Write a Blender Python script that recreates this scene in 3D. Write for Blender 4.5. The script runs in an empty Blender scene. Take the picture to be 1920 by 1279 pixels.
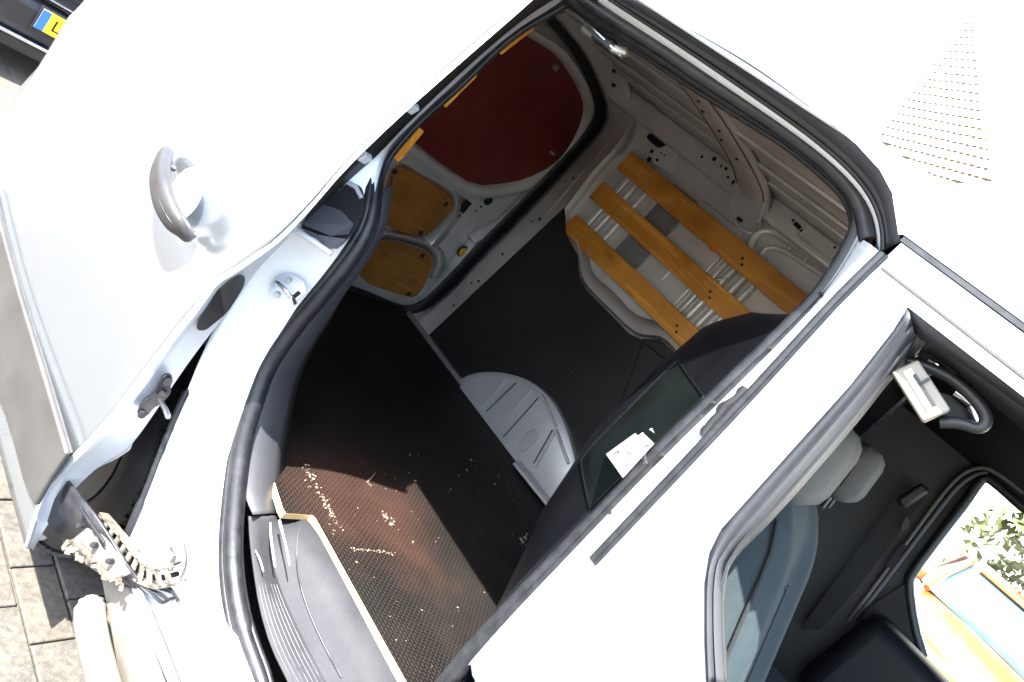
import bpy, bmesh, math, random
from mathutils import Vector, Matrix
random.seed(7)
R = math.radians
scene = bpy.context.scene
col = scene.collection

# ------------------------------------------------------------------ camera
cam_d = bpy.data.cameras.new('camera'); cam = bpy.data.objects.new('camera', cam_d); col.objects.link(cam)
cam_d.sensor_width = 36; cam_d.sensor_fit = 'HORIZONTAL'; cam_d.lens = 24.818
cam_d.clip_start = 0.02; cam_d.clip_end = 2000
right = Vector((0.562447, 0.503645, 0.655740)); down = Vector((0.663031, 0.199108, -0.721627)); fwd = Vector((-0.494007, 0.840653, -0.221945))
m = Matrix.Identity(4)
for i in range(3):
    m[i][0] = right[i]; m[i][1] = -down[i]; m[i][2] = -fwd[i]
m[0][3], m[1][3], m[2][3] = 0.0, -1.0, 1.55
cam.matrix_world = m
scene.camera = cam

# ------------------------------------------------------------------ sky, sun, exposure
SUN_EL, SUN_AZ = R(57), R(184)        # azimuth of the sun, clockwise from +Y (behind the van, on the kerb side)
world = bpy.data.worlds.new('World'); scene.world = world; world.use_nodes = True
wn = world.node_tree.nodes; wl = world.node_tree.links
bgn = wn['Background']; sky = wn.new('ShaderNodeTexSky'); sky.sky_type = 'NISHITA'; sky.sun_disc = False
sky.sun_elevation = SUN_EL; sky.sun_rotation = SUN_AZ; sky.dust_density = 2.0; sky.air_density = 1.0
wl.new(sky.outputs[0], bgn.inputs[0]); bgn.inputs[1].default_value = 0.15
sl = bpy.data.lights.new('sun', 'SUN'); sun = bpy.data.objects.new('sun', sl); col.objects.link(sun)
sl.energy = 4.5; sl.angle = R(0.5); sl.color = (1.0, 0.95, 0.87)
sdir = Vector((math.sin(SUN_AZ)*math.cos(SUN_EL), math.cos(SUN_AZ)*math.cos(SUN_EL), math.sin(SUN_EL)))
sun.rotation_euler = sdir.to_track_quat('Z', 'Y').to_euler(); sun.location = sdir*20
scene.view_settings.view_transform = 'Standard'; scene.view_settings.look = 'None'
scene.view_settings.exposure = 3.0; scene.view_settings.gamma = 1.0
try: scene.view_settings.use_curve_mapping = False
except Exception: pass
scene.render.engine = 'CYCLES'
scene.cycles.max_bounces = 10; scene.cycles.diffuse_bounces = 6; scene.cycles.glossy_bounces = 5; scene.cycles.transparent_max_bounces = 8

# ------------------------------------------------------------------ materials
def mat(name, color, rough=.5, metal=0.0, noise=None, scale=20, bump=0.0, bscale=60, coat=0.0, spec=None, stretch=None):
    """plain procedural: base colour mixed with a second colour by noise, optional fine bump"""
    M = bpy.data.materials.new(name); M.use_nodes = True
    nt = M.node_tree; b = nt.nodes['Principled BSDF']
    b.inputs['Roughness'].default_value = rough; b.inputs['Metallic'].default_value = metal
    b.inputs['Coat Weight'].default_value = coat; b.inputs['Coat Roughness'].default_value = .06
    if spec is not None: b.inputs['Specular IOR Level'].default_value = spec
    tc = nt.nodes.new('ShaderNodeTexCoord'); mp = nt.nodes.new('ShaderNodeMapping')
    nt.links.new(tc.outputs['Object'], mp.inputs[0])
    if stretch: mp.inputs['Scale'].default_value = stretch
    if noise:
        n = nt.nodes.new('ShaderNodeTexNoise'); n.inputs['Scale'].default_value = scale; n.inputs['Detail'].default_value = 6; n.inputs['Roughness'].default_value = .65
        nt.links.new(mp.outputs[0], n.inputs[0])
        cr = nt.nodes.new('ShaderNodeValToRGB'); cr.color_ramp.elements[0].position = .36; cr.color_ramp.elements[1].position = .66
        cr.color_ramp.elements[0].color = (*color, 1); cr.color_ramp.elements[1].color = (*noise, 1)
        nt.links.new(n.outputs[0], cr.inputs[0]); nt.links.new(cr.outputs[0], b.inputs['Base Color'])
        rr = nt.nodes.new('ShaderNodeMapRange'); rr.inputs['To Min'].default_value = max(.02, rough-.07); rr.inputs['To Max'].default_value = min(1, rough+.09)
        nt.links.new(n.outputs[0], rr.inputs[0]); nt.links.new(rr.outputs[0], b.inputs['Roughness'])
    else:
        b.inputs['Base Color'].default_value = (*color, 1)
    if bump:
        n2 = nt.nodes.new('ShaderNodeTexNoise'); n2.inputs['Scale'].default_value = bscale; n2.inputs['Detail'].default_value = 4
        nt.links.new(mp.outputs[0], n2.inputs[0])
        bp = nt.nodes.new('ShaderNodeBump'); bp.inputs['Strength'].default_value = bump; bp.inputs['Distance'].default_value = .004
        nt.links.new(n2.outputs[0], bp.inputs['Height']); nt.links.new(bp.outputs[0], b.inputs['Normal'])
    return M

def wood(name, c1, c2, axis=0, rough=.42):
    M = bpy.data.materials.new(name); M.use_nodes = True; nt = M.node_tree; b = nt.nodes['Principled BSDF']
    b.inputs['Roughness'].default_value = rough
    tc = nt.nodes.new('ShaderNodeTexCoord'); mp = nt.nodes.new('ShaderNodeMapping')
    s = [22, 22, 22]; s[axis] = 1.6; mp.inputs['Scale'].default_value = s
    oi = nt.nodes.new('ShaderNodeObjectInfo'); off = nt.nodes.new('ShaderNodeVectorMath'); off.operation = 'MULTIPLY_ADD'
    cx = nt.nodes.new('ShaderNodeCombineXYZ')
    for k_ in range(3): nt.links.new(oi.outputs['Random'], cx.inputs[k_])
    nt.links.new(cx.outputs[0], off.inputs[0]); off.inputs[1].default_value = (7.3, 3.1, 5.7); nt.links.new(tc.outputs['Object'], off.inputs[2])
    nt.links.new(off.outputs[0], mp.inputs[0])
    n = nt.nodes.new('ShaderNodeTexNoise'); n.inputs['Scale'].default_value = 1.0; n.inputs['Detail'].default_value = 3; n.inputs['Distortion'].default_value = 1.6
    nt.links.new(mp.outputs[0], n.inputs[0])
    w = nt.nodes.new('ShaderNodeMath'); w.operation = 'MULTIPLY'; w.inputs[1].default_value = 9.0; nt.links.new(n.outputs[0], w.inputs[0])
    sn = nt.nodes.new('ShaderNodeMath'); sn.operation = 'SINE'; nt.links.new(w.outputs[0], sn.inputs[0])
    mr = nt.nodes.new('ShaderNodeMapRange'); mr.inputs['From Min'].default_value = -1; mr.inputs['From Max'].default_value = 1; nt.links.new(sn.outputs[0], mr.inputs[0])
    n3 = nt.nodes.new('ShaderNodeTexNoise'); n3.inputs['Scale'].default_value = 5; n3.inputs['Detail'].default_value = 5; nt.links.new(tc.outputs['Object'], n3.inputs[0])
    ad = nt.nodes.new('ShaderNodeMath'); ad.operation = 'MULTIPLY_ADD'; ad.inputs[1].default_value = .45; nt.links.new(mr.outputs[0], ad.inputs[0])
    sb = nt.nodes.new('ShaderNodeMath'); sb.operation = 'SUBTRACT'; sb.inputs[1].default_value = .12; nt.links.new(n3.outputs[0], sb.inputs[0]); nt.links.new(sb.outputs[0], ad.inputs[2])
    cr = nt.nodes.new('ShaderNodeValToRGB'); cr.color_ramp.elements[0].color = (*c1, 1); cr.color_ramp.elements[1].color = (*c2, 1)
    cr.color_ramp.elements[0].position = .2; cr.color_ramp.elements[1].position = .95
    mk = nt.nodes.new('ShaderNodeMapping'); ks = [9, 9, 9]; ks[axis] = 4; mk.inputs['Scale'].default_value = ks; nt.links.new(off.outputs[0], mk.inputs[0])
    vo = nt.nodes.new('ShaderNodeTexVoronoi'); vo.inputs['Scale'].default_value = 1.0; nt.links.new(mk.outputs[0], vo.inputs[0])
    kr = nt.nodes.new('ShaderNodeMapRange'); kr.inputs['From Min'].default_value = .07; kr.inputs['From Max'].default_value = .20; kr.inputs['To Min'].default_value = .38; kr.inputs['To Max'].default_value = 1; nt.links.new(vo.outputs['Distance'], kr.inputs[0])
    km = nt.nodes.new('ShaderNodeMix'); km.data_type = 'RGBA'; km.blend_type = 'MULTIPLY'; km.inputs['Factor'].default_value = .75
    nt.links.new(ad.outputs[0], cr.inputs[0]); nt.links.new(cr.outputs[0], km.inputs['A']); nt.links.new(kr.outputs[0], km.inputs['B']); nt.links.new(km.outputs['Result'], b.inputs['Base Color'])
    bp = nt.nodes.new('ShaderNodeBump'); bp.inputs['Strength'].default_value = .12; bp.inputs['Distance'].default_value = .002
    nt.links.new(mr.outputs[0], bp.inputs['Height']); nt.links.new(bp.outputs[0], b.inputs['Normal'])
    return M

def mat_floor(name):
    """black rubber mat with a woven square emboss, dust and rusty dirt"""
    M = bpy.data.materials.new(name); M.use_nodes = True; nt = M.node_tree; b = nt.nodes['Principled BSDF']; L = nt.links.new
    tc = nt.nodes.new('ShaderNodeTexCoord')
    n1 = nt.nodes.new('ShaderNodeTexNoise'); n1.inputs['Scale'].default_value = 4.5; n1.inputs['Detail'].default_value = 8; n1.inputs['Roughness'].default_value = .7; L(tc.outputs['Object'], n1.inputs[0])
    r1 = nt.nodes.new('ShaderNodeValToRGB'); r1.color_ramp.elements[0].position = .35; r1.color_ramp.elements[1].position = .75
    r1.color_ramp.elements[0].color = (.0050, .0044, .0042, 1); r1.color_ramp.elements[1].color = (.0150, .0112, .0094, 1); L(n1.outputs[0], r1.inputs[0])
    mp = nt.nodes.new('ShaderNodeMapping'); mp.inputs['Scale'].default_value = (5, 22, 5); mp.inputs['Rotation'].default_value = (0, 0, R(-25)); L(tc.outputs['Object'], mp.inputs[0])
    n2 = nt.nodes.new('ShaderNodeTexNoise'); n2.inputs['Scale'].default_value = 1; n2.inputs['Detail'].default_value = 6; L(mp.outputs[0], n2.inputs[0])
    r2 = nt.nodes.new('ShaderNodeValToRGB'); r2.color_ramp.elements[0].position = .60; r2.color_ramp.elements[1].position = .86; L(n2.outputs[0], r2.inputs[0])
    r2.color_ramp.elements[1].color = (.45, .45, .45, 1)
    mx = nt.nodes.new('ShaderNodeMix'); mx.data_type = 'RGBA'; L(r2.outputs[0], mx.inputs['Factor']); L(r1.outputs[0], mx.inputs['A']); mx.inputs['B'].default_value = (.026, .0225, .0195, 1)
    ps = nt.nodes.new('ShaderNodeVectorMath'); ps.operation = 'DISTANCE'; nd = nt.nodes.new('ShaderNodeTexNoise'); nd.inputs['Scale'].default_value = 5; nd.inputs['Detail'].default_value = 5; L(tc.outputs['Object'], nd.inputs[0])
    va = nt.nodes.new('ShaderNodeVectorMath'); va.operation = 'MULTIPLY_ADD'; L(nd.outputs['Color'], va.inputs[0]); va.inputs[1].default_value = (.35, .35, 0); L(tc.outputs['Object'], va.inputs[2])
    L(va.outputs[0], ps.inputs[0]); ps.inputs[1].default_value = (-.64, .60, .60)
    sr_ = nt.nodes.new('ShaderNodeMapRange'); sr_.inputs['From Min'].default_value = .12; sr_.inputs['From Max'].default_value = .30; sr_.inputs['To Min'].default_value = 1; sr_.inputs['To Max'].default_value = 0; L(ps.outputs['Value'], sr_.inputs[0])
    sm_ = nt.nodes.new('ShaderNodeMix'); sm_.data_type = 'RGBA'; L(sr_.outputs[0], sm_.inputs['Factor']); L(mx.outputs['Result'], sm_.inputs['A']); sm_.inputs['B'].default_value = (.0275, .0125, .0086, 1)
    br = nt.nodes.new('ShaderNodeTexBrick'); br.inputs['Scale'].default_value = 1; br.inputs['Brick Width'].default_value = .0125; br.inputs['Row Height'].default_value = .0095; br.inputs['Mortar Size'].default_value = .0024
    br.inputs['Mortar Smooth'].default_value = .6; br.inputs['Color1'].default_value = (1, 1, 1, 1); br.inputs['Color2'].default_value = (.8, .8, .8, 1); br.inputs['Mortar'].default_value = (0, 0, 0, 1)
    L(tc.outputs['Object'], br.inputs[0])
    ml = nt.nodes.new('ShaderNodeMix'); ml.data_type = 'RGBA'; ml.blend_type = 'MULTIPLY'; wr = nt.nodes.new('ShaderNodeMapRange'); wr.inputs['From Min'].default_value = .38; wr.inputs['From Max'].default_value = .62; wr.inputs['To Min'].default_value = .12; wr.inputs['To Max'].default_value = .85; L(nd.outputs[0], wr.inputs[0]); L(wr.outputs[0], ml.inputs['Factor']); L(sm_.outputs['Result'], ml.inputs['A']); L(br.outputs[0], ml.inputs['B'])
    L(ml.outputs['Result'], b.inputs['Base Color']); b.inputs['Roughness'].default_value = .62
    b.inputs['Specular IOR Level'].default_value = .22
    bp = nt.nodes.new('ShaderNodeBump'); bp.inputs['Strength'].default_value = .9; bp.inputs['Distance'].default_value = .004
    hw = nt.nodes.new('ShaderNodeMath'); hw.operation = 'MULTIPLY'; L(br.outputs[0], hw.inputs[0]); L(n1.outputs[0], hw.inputs[1]); L(hw.outputs[0], bp.inputs['Height']); L(bp.outputs[0], b.inputs['Normal'])
    return M

def mat_tread(name):
    return mat(name, (.0045, .0045, .005), .7, noise=(.010, .0092, .0085), scale=30, bump=.3)

def mat_glass(name, tint=(.9, .95, .95), rough=0.0, alpha=None):
    M = bpy.data.materials.new(name); M.use_nodes = True; b = M.node_tree.nodes['Principled BSDF']
    b.inputs['Base Color'].default_value = (*tint, 1); b.inputs['Roughness'].default_value = rough
    if alpha is None: b.inputs['Transmission Weight'].default_value = 1.0
    return M

def mat_paving(name):
    M = bpy.data.materials.new(name); M.use_nodes = True; nt = M.node_tree; b = nt.nodes['Principled BSDF']; L = nt.links.new
    tc = nt.nodes.new('ShaderNodeTexCoord')
    br = nt.nodes.new('ShaderNodeTexBrick'); br.inputs['Scale'].default_value = 1; br.inputs['Brick Width'].default_value = .21; br.inputs['Row Height'].default_value = .105; br.inputs['Mortar Size'].default_value = .004
    br.inputs['Color1'].default_value = (.070, .063, .053, 1); br.inputs['Color2'].default_value = (.088, .078, .064, 1); br.inputs['Mortar'].default_value = (.05, .045, .035, 1)
    L(tc.outputs['Object'], br.inputs[0])
    n = nt.nodes.new('ShaderNodeTexNoise'); n.inputs['Scale'].default_value = 14; n.inputs['Detail'].default_value = 8; L(tc.outputs['Object'], n.inputs[0])
    mr = nt.nodes.new('ShaderNodeMapRange'); mr.inputs['To Min'].default_value = .65; mr.inputs['To Max'].default_value = 1.3; L(n.outputs[0], mr.inputs[0])
    ml = nt.nodes.new('ShaderNodeMix'); ml.data_type = 'RGBA'; ml.blend_type = 'MULTIPLY'; ml.inputs['Factor'].default_value = 1; L(br.outputs[0], ml.inputs['A']); L(mr.outputs[0], ml.inputs['B'])
    L(ml.outputs['Result'], b.inputs['Base Color']); b.inputs['Roughness'].default_value = .9
    return M

PAINT = mat('silver_paint', (.47, .51, .555), .24, .92, coat=.3)
PAINT_IN = mat('silver_primer_paint', (.62, .605, .575), .34, .38, noise=(.75, .73, .695), scale=6)
JAMB = mat('silver_jamb_paint', (.60, .625, .645), .40, .40, noise=(.67, .69, .71), scale=9)
RUBBER = mat('black_rubber', (.0050, .0060, .0082), .46, noise=(.016, .0175, .021), scale=38, bump=.16, bscale=90)
BLACK = mat('black_plastic', (.012, .0125, .014), .46, noise=(.020, .0205, .022), scale=14, bump=.10, bscale=220)
LINER = mat('black_lining', (.0075, .0077, .0082), .46, noise=(.0155, .0152, .0150), scale=3, bump=.14, bscale=160)
TRIM = mat('grey_trim_plastic', (.031, .033, .039), .52, noise=(.041, .044, .051), scale=12, bump=.12, bscale=300)
STEP = mat('grey_step_plastic', (.0225, .024, .0285), .68, noise=(.034, .0355, .041), scale=9, bump=.14, bscale=260, spec=.22)
STRIP = mat('weathered_grey_strip', (.034, .0325, .0305), .5, noise=(.046, .044, .041), scale=8, bump=.1, bscale=300)
HANDLE = mat('grey_handle_plastic', (.021, .020, .0195), .42, noise=(.030, .0285, .028), scale=25, bump=.06, bscale=300)
BULK = mat('bulkhead_plastic', (.0022, .0027, .0036), .33, noise=(.0045, .005, .0062), scale=5, bump=.05, bscale=260, spec=.16)
PINE = wood('varnished_pine', (.43, .150, .013), (.92, .44, .078), 0)
PLYEDGE = wood('plywood_edge', (.50, .33, .16), (.68, .48, .26), 0, .7)
PANEL = wood('brown_hardboard', (.27, .100, .014), (.56, .24, .042), 1, .5)
RED = mat('red_brown_film_plywood', (.125, .0125, .0095), .36, noise=(.175, .020, .014), scale=3.5, bump=.2, bscale=30)
FLOOR = mat_floor('rubber_floor_mat')
TYRE = mat_tread('tyre_rubber')
STEEL = mat('bright_steel', (.62, .62, .62), .28, 1.0, noise=(.5, .5, .5), scale=30)
ZINC = mat('dull_zinc', (.50, .49, .47), .45, .8, noise=(.4, .39, .37), scale=30)
DARKSTEEL = mat('dark_oiled_steel', (.014, .0155, .020), .34, .3, noise=(.032, .032, .035), scale=35, bump=.2, bscale=60)
HOLE = mat('dark_hole', (.006, .006, .006), .9)
CREAM = mat('cream_plastic', (.115, .107, .091), .55, noise=(.17, .158, .136), scale=14, bump=.15, bscale=60)
LINK = mat('dusty_chain_link', (.055, .047, .038), .6, noise=(.21, .185, .15), scale=55, bump=.4, bscale=70)
YELLOW = mat('yellow_plastic', (.72, .40, .02), .45)
WHITE = mat('white_paper', (.82, .82, .82), .6)
INK = mat('grey_ink', (.16, .16, .2), .6)
SCUFF = mat('pale_scuff', (.55, .56, .58), .7)
CRUMB = mat('pale_crumb', (.09, .05, .025), .9, noise=(.28, .235, .19), scale=90)
RUST = mat('brown_sealant', (.16, .085, .03), .7)
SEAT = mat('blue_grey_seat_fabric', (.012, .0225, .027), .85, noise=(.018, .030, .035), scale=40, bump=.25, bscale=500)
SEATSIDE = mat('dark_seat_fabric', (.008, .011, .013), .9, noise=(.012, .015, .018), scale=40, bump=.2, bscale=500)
HEADREST = mat('beige_grey_headrest', (.098, .095, .083), .8, noise=(.122, .118, .104), scale=30, bump=.15, bscale=400)
CABTRIM = mat('grey_green_cab_trim', (.022, .0235, .0225), .6, noise=(.030, .0315, .030), scale=8)
CABDARK = mat('dark_cab_plastic', (.0032, .0038, .005), .5, noise=(.007, .008, .010), scale=10, spec=.25)
BGLASS = mat('bulkhead_glass', (.0028, .0042, .0042), .12, noise=(.0055, .0078, .0074), scale=4, spec=.3)
HAZEL = mat('pale_brick', (.70, .66, .60), .9, noise=(.76, .72, .66), scale=2)
MORTARGAP = mat('brick_joint', (.105, .070, .040), .95)
ROOFTILE = mat('grey_roof_tile', (.45, .42, .38), .9, noise=(.5, .47, .43), scale=3)
RENDERWALL = mat('white_render', (.80, .80, .78), .9, noise=(.74, .74, .72), scale=2)
LEAF = mat('leaf', (.028, .052, .010), .7, noise=(.05, .08, .018), scale=20)
LEAFB = mat('leaf_pale', (.06, .085, .022), .7, noise=(.09, .11, .035), scale=20)
BARK = mat('bark', (.09, .07, .05), .9, noise=(.13, .1, .08), scale=12)
PAVER = mat('grey_clay_paver', (.044, .0415, .037), .92, noise=(.090, .083, .071), scale=60, bump=.4, bscale=200)
PAVERB = mat('brown_clay_paver', (.050, .045, .038), .92, noise=(.096, .085, .070), scale=60, bump=.4, bscale=200)
PAVING = mat_paving('block_paving')
BLACKCAR = mat('black_car_paint', (.008, .008, .009), .12, coat=1.0)
ORANGE = mat('orange_car_paint', (.36, .085, .010), .3, .2, noise=(.40, .10, .013), scale=2, coat=.8)
WINDSCREEN = mat('car_glass', (.030, .070, .115), .06, noise=(.06, .10, .14), scale=1.2, spec=.5)  # blue of the reflected sky is put into the base colour
PLATEY = mat('yellow_plate', (.80, .52, .02), .5)
PLATEB = mat('blue_plate_band', (.03, .15, .55), .5)
CHROME = mat('chrome', (.7, .7, .72), .12, 1.0)
LAMP = mat('headlamp_glass', (.55, .57, .6), .08, .3, coat=1)

# ------------------------------------------------------------------ helpers
class MB:
    def __init__(s): s.v = []; s.f = []
    def quadgrid(s, rows, close=False):
        n0 = len(s.v); w = len(rows[0])
        for r in rows: s.v += [tuple(p) for p in r]
        for i in range(len(rows)-1):
            for j in range(w-1 + (1 if close else 0)):
                j2 = (j+1) % w
                s.f.append((n0+i*w+j, n0+i*w+j2, n0+(i+1)*w+j2, n0+(i+1)*w+j))
        return s
    def box(s, c, size, rot=None):
        n0 = len(s.v); c = Vector(c); h = Vector(size)*.5
        for dx in (-1, 1):
            for dy in (-1, 1):
                for dz in (-1, 1):
                    p = Vector((dx*h.x, dy*h.y, dz*h.z))
                    if rot is not None: p = rot @ p
                    s.v.append(tuple(c+p))
        for q in ((0,1,3,2),(4,6,7,5),(0,4,5,1),(2,3,7,6),(0,2,6,4),(1,5,7,3)): s.f.append(tuple(n0+i for i in q))
        return s
    def bar(s, a, b, w, h, up=(0,0,1)):
        a = Vector(a); b = Vector(b); d = b-a; L = d.length; x = d.normalized(); u = Vector(up)
        y = u.cross(x).normalized(); z = x.cross(y)
        return s.box((a+b)/2, (L, w, h), Matrix((x, y, z)).transposed())
    def tube(s, path, r, n=10, closed=False, cap=True):
        P = [Vector(p) for p in path]; rows = []; N = len(P); ref = None
        for i in range(N):
            if closed: t = P[(i+1) % N]-P[i-1]
            else: t = P[min(i+1, N-1)]-P[max(i-1, 0)]
            t.normalize()
            if ref is None:
                ref = Vector((0,1,0)) if abs(t.y) < .8 else Vector((1,0,0))
            u = (ref - t*ref.dot(t)).normalized(); ref = u; w = t.cross(u)
            rr = r[min(len(r)-1, int(i*len(r)/N))] if isinstance(r, (list, tuple)) else r
            rows.append([tuple(P[i]+(u*math.cos(2*math.pi*k/n)+w*math.sin(2*math.pi*k/n))*rr) for k in range(n)])
        if closed: rows.append(rows[0])
        n0 = len(s.v); s.quadgrid(rows, True)
        if cap and not closed:
            s.f.append(tuple(n0+k for k in range(n))[::-1]); s.f.append(tuple(n0+(N-1)*n+k for k in range(n)))
        return s
    def prism(s, poly, off):
        """polygon (3-D points, planar) extruded by vector off"""
        n0 = len(s.v); n = len(poly); off = Vector(off)
        s.v += [tuple(p) for p in poly] + [tuple(Vector(p)+off) for p in poly]
        s.f.append(tuple(range(n0, n0+n))); s.f.append(tuple(range(n0+2*n-1, n0+n-1, -1)))
        for i in range(n): s.f.append((n0+i, n0+n+i, n0+n+(i+1) % n, n0+(i+1) % n))
        return s
    def lathe(s, prof, c, axis, n=24):
        a = Vector(axis).normalized(); u = a.orthogonal().normalized(); w = a.cross(u); c = Vector(c); rows = []
        for k in range(n+1):
            t = 2*math.pi*k/n; e = u*math.cos(t)+w*math.sin(t)
            rows.append([tuple(c+a*h+e*r) for (r, h) in prof])
        return s.quadgrid(rows)
    def build(s, name, material, parent=None, smooth=None, solid=0, bevel=0, label=None, soff=0):
        me = bpy.data.meshes.new(name); me.from_pydata(s.v, [], s.f); me.update()
        bm = bmesh.new(); bm.from_mesh(me); bmesh.ops.remove_doubles(bm, verts=bm.verts, dist=1e-5); bmesh.ops.recalc_face_normals(bm, faces=bm.faces); bm.to_mesh(me); bm.free()
        return link(name, me, material, parent, smooth, solid, bevel, label, soff)

def link(name, me, material, parent=None, smooth=None, solid=0, bevel=0, label=None, soff=0):
    o = bpy.data.objects.new(name, me); col.objects.link(o)
    if material: me.materials.append(material)
    if smooth is not None:
        for p in me.polygons: p.use_smooth = True
        me.set_sharp_from_angle(angle=R(smooth))
    if solid:
        md = o.modifiers.new('solid', 'SOLIDIFY'); md.thickness = solid; md.offset = soff
    if bevel:
        md = o.modifiers.new('bevel', 'BEVEL'); md.width = bevel; md.segments = 3; md.limit_method = 'ANGLE'
        for p in me.polygons: p.use_smooth = True
        md.harden_normals = False
        me.set_sharp_from_angle(angle=R(80))
    if parent:
        o.parent = parent
        if parent.type == 'EMPTY': o.matrix_parent_inverse = parent.matrix_basis.inverted()
    if label: o['label'] = label
    return o

def resample(path, n):
    P = [Vector(p) for p in path]; L = [0]
    for a, b in zip(P, P[1:]): L.append(L[-1]+(b-a).length)
    out = []; k = 0
    for i in range(n):
        t = L[-1]*i/(n-1)
        while k < len(P)-2 and L[k+1] < t: k += 1
        s = (t-L[k])/max(1e-9, L[k+1]-L[k]); out.append(P[k].lerp(P[k+1], s))
    return out

def smoothp(path, it=2, closed=False):
    P = [Vector(p) for p in path]
    for _ in range(it):
        Q = []
        n = len(P)
        if not closed: Q.append(P[0])
        for i in range(n if closed else n-1):
            a, b = P[i], P[(i+1) % n]; Q.append(a.lerp(b, .25)); Q.append(a.lerp(b, .75))
        if not closed: Q.append(P[-1])
        P = Q
    return P

def loft(name, paths, material, parent, n=48, smooth=40, solid=.003, sm=2, label=None):
    rows = [resample(smoothp(p, sm), n) for p in paths]
    return MB().quadgrid(rows).build(name, material, parent, smooth=smooth, solid=solid, label=label)

def panel(name, outer, holes, material, parent, thick=.004, soff=1, label=None):
    """flat panel (3-D polygon) with holes"""
    bm = bmesh.new(); es = []
    for loop in [outer]+list(holes):
        vs = [bm.verts.new(p) for p in loop]
        for i in range(len(vs)): es.append(bm.edges.new((vs[i], vs[(i+1) % len(vs)])))
    bmesh.ops.triangle_fill(bm, use_beauty=True, use_dissolve=False, edges=es)
    bmesh.ops.recalc_face_normals(bm, faces=bm.faces)
    me = bpy.data.meshes.new(name); bm.to_mesh(me); bm.free()
    return link(name, me, material, parent, solid=thick, soff=soff, label=label)

def thing(name, loc, label, cat, group=None, rz=0):
    o = bpy.data.objects.new(name, None); o.location = loc; o.rotation_euler.z = rz; o.empty_display_size = .2; col.objects.link(o)
    o['label'] = label; o['category'] = cat
    if group: o['group'] = group
    return o

def text_mesh(name, txt, size, mtx, material, parent, depth=.0004):
    cu = bpy.data.curves.new(name, 'FONT'); cu.body = txt; cu.size = size; cu.extrude = depth; cu.align_x = 'LEFT'; cu.align_y = 'BOTTOM_BASELINE'; cu.resolution_u = 3
    tmp = bpy.data.objects.new('tmp', cu); col.objects.link(tmp)
    bpy.context.view_layer.update()
    me = bpy.data.meshes.new_from_object(tmp.evaluated_get(bpy.context.evaluated_depsgraph_get()))
    bpy.data.objects.remove(tmp); me.name = name; me.transform(mtx); me.materials.clear()
    return link(name, me, material, parent)

def disc(mb, c, axis, r, h=.003, n=12):
    return mb.lathe([(0, h), (r*.85, h), (r, h*.5), (r, -h)], c, axis, n)

# ------------------------------------------------------------------ ground
gm = MB().quadgrid([[(x, y, -.006) for x in (-400, -3, 3, 400)] for y in (-400, -3, 3, 400)])
ground = gm.build('pavement', PAVING); ground['kind'] = 'structure'
pm = []
for k in range(4):
    mb = MB(); mb.box((0, 0, -.02), (.2045, .1, .05)); me = mb.build('paver', PAVER if k % 2 else PAVERB, bevel=.004)
    pm.append(me)
first = set()
for i in range(-10, 3):
    for j in range(-9, 5):
        k = random.randrange(4); base = pm[k]
        if k in first:
            o = base.copy(); col.objects.link(o)
        else:
            o = base; first.add(k)
        o.parent = ground
        o.location = (-.62 + i*.21 + (.105 if j % 2 else 0) + random.uniform(-.0012, .0012), -.03 + j*.105 + random.uniform(-.001, .001), random.uniform(-.0015, .0025))
        o.rotation_euler = (random.uniform(-.008, .008), random.uniform(-.006, .006), random.uniform(-.008, .008))
for k in range(4):
    if k not in first: bpy.data.objects.remove(pm[k])

# ------------------------------------------------------------------ the van
van = thing('delivery_van', (-.9, .72, 0), 'silver delivery van with open sliding side door and wood-slatted load space', 'van')

# --- seal loop around the side opening (plane y = .02)
SEAL_R = [(-1.0129,0.0200,1.7858),(-1.0224,0.0200,1.7618),(-1.0586,0.0200,1.7025),(-1.0804,0.0200,1.6379),(-1.0944,0.0200,1.5523),(-1.1091,0.0200,1.4890),(-1.1204,0.0200,1.4468),(-1.1289,0.0200,1.3889),(-1.1299,0.0200,1.3363),(-1.1153,0.0200,1.2981),(-1.0846,0.0200,1.2656),(-1.0547,0.0200,1.2375),(-1.0282,0.0200,1.2031),(-1.0185,0.0200,1.1600),(-1.0135,0.0200,1.1128),(-1.0134,0.0200,1.0502),(-1.0165,0.0200,0.9792),(-1.0156,0.0200,0.9211),(-1.0107,0.0200,0.8593),(-1.0001,0.0200,0.8166),(-0.9803,0.0200,0.7795),(-0.9321,0.0200,0.6899),(-0.8447,0.0200,0.6071),(-0.7503,0.0200,0.5324),(-0.6493,0.0200,0.4897),(-0.5700,0.0200,0.4781),(-0.4983,0.0200,0.4749)]
SEAL_B = [(-.42,.02,.447), (-.34,.02,.447), (-.275,.02,.49), (-.252,.02,.60), (-.248,.02,.74)]
SEAL_F = [(-0.2662,0.0200,0.8634),(-0.2736,0.0200,0.9755),(-0.2770,0.0200,1.1036),(-0.2821,0.0200,1.2487),(-0.2849,0.0200,1.3497),(-0.2835,0.0200,1.4684),(-0.2830,0.0200,1.6101),(-0.2845,0.0200,1.6562),(-0.2955,0.0200,1.7074),(-0.3127,0.0200,1.7561)]
SEAL_T = [(-0.3312,0.0200,1.7756),(-0.3659,0.0200,1.7916),(-0.4154,0.0200,1.7974),(-0.4765,0.0200,1.8014),(-0.5720,0.0200,1.7973),(-0.6879,0.0200,1.7915),(-0.8009,0.0200,1.7908),(-0.9190,0.0200,1.7841),(-0.9684,0.0200,1.7850)]
def shift(path, dy, k=1.0, cx=-.66, cz=1.15): return [Vector((cx+(p[0]-cx)*k, p[1]+dy, cz+(p[2]-cz)*k)) for p in path]
loop = smoothp(SEAL_R + SEAL_B + SEAL_F + SEAL_T, 2, True)
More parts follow.
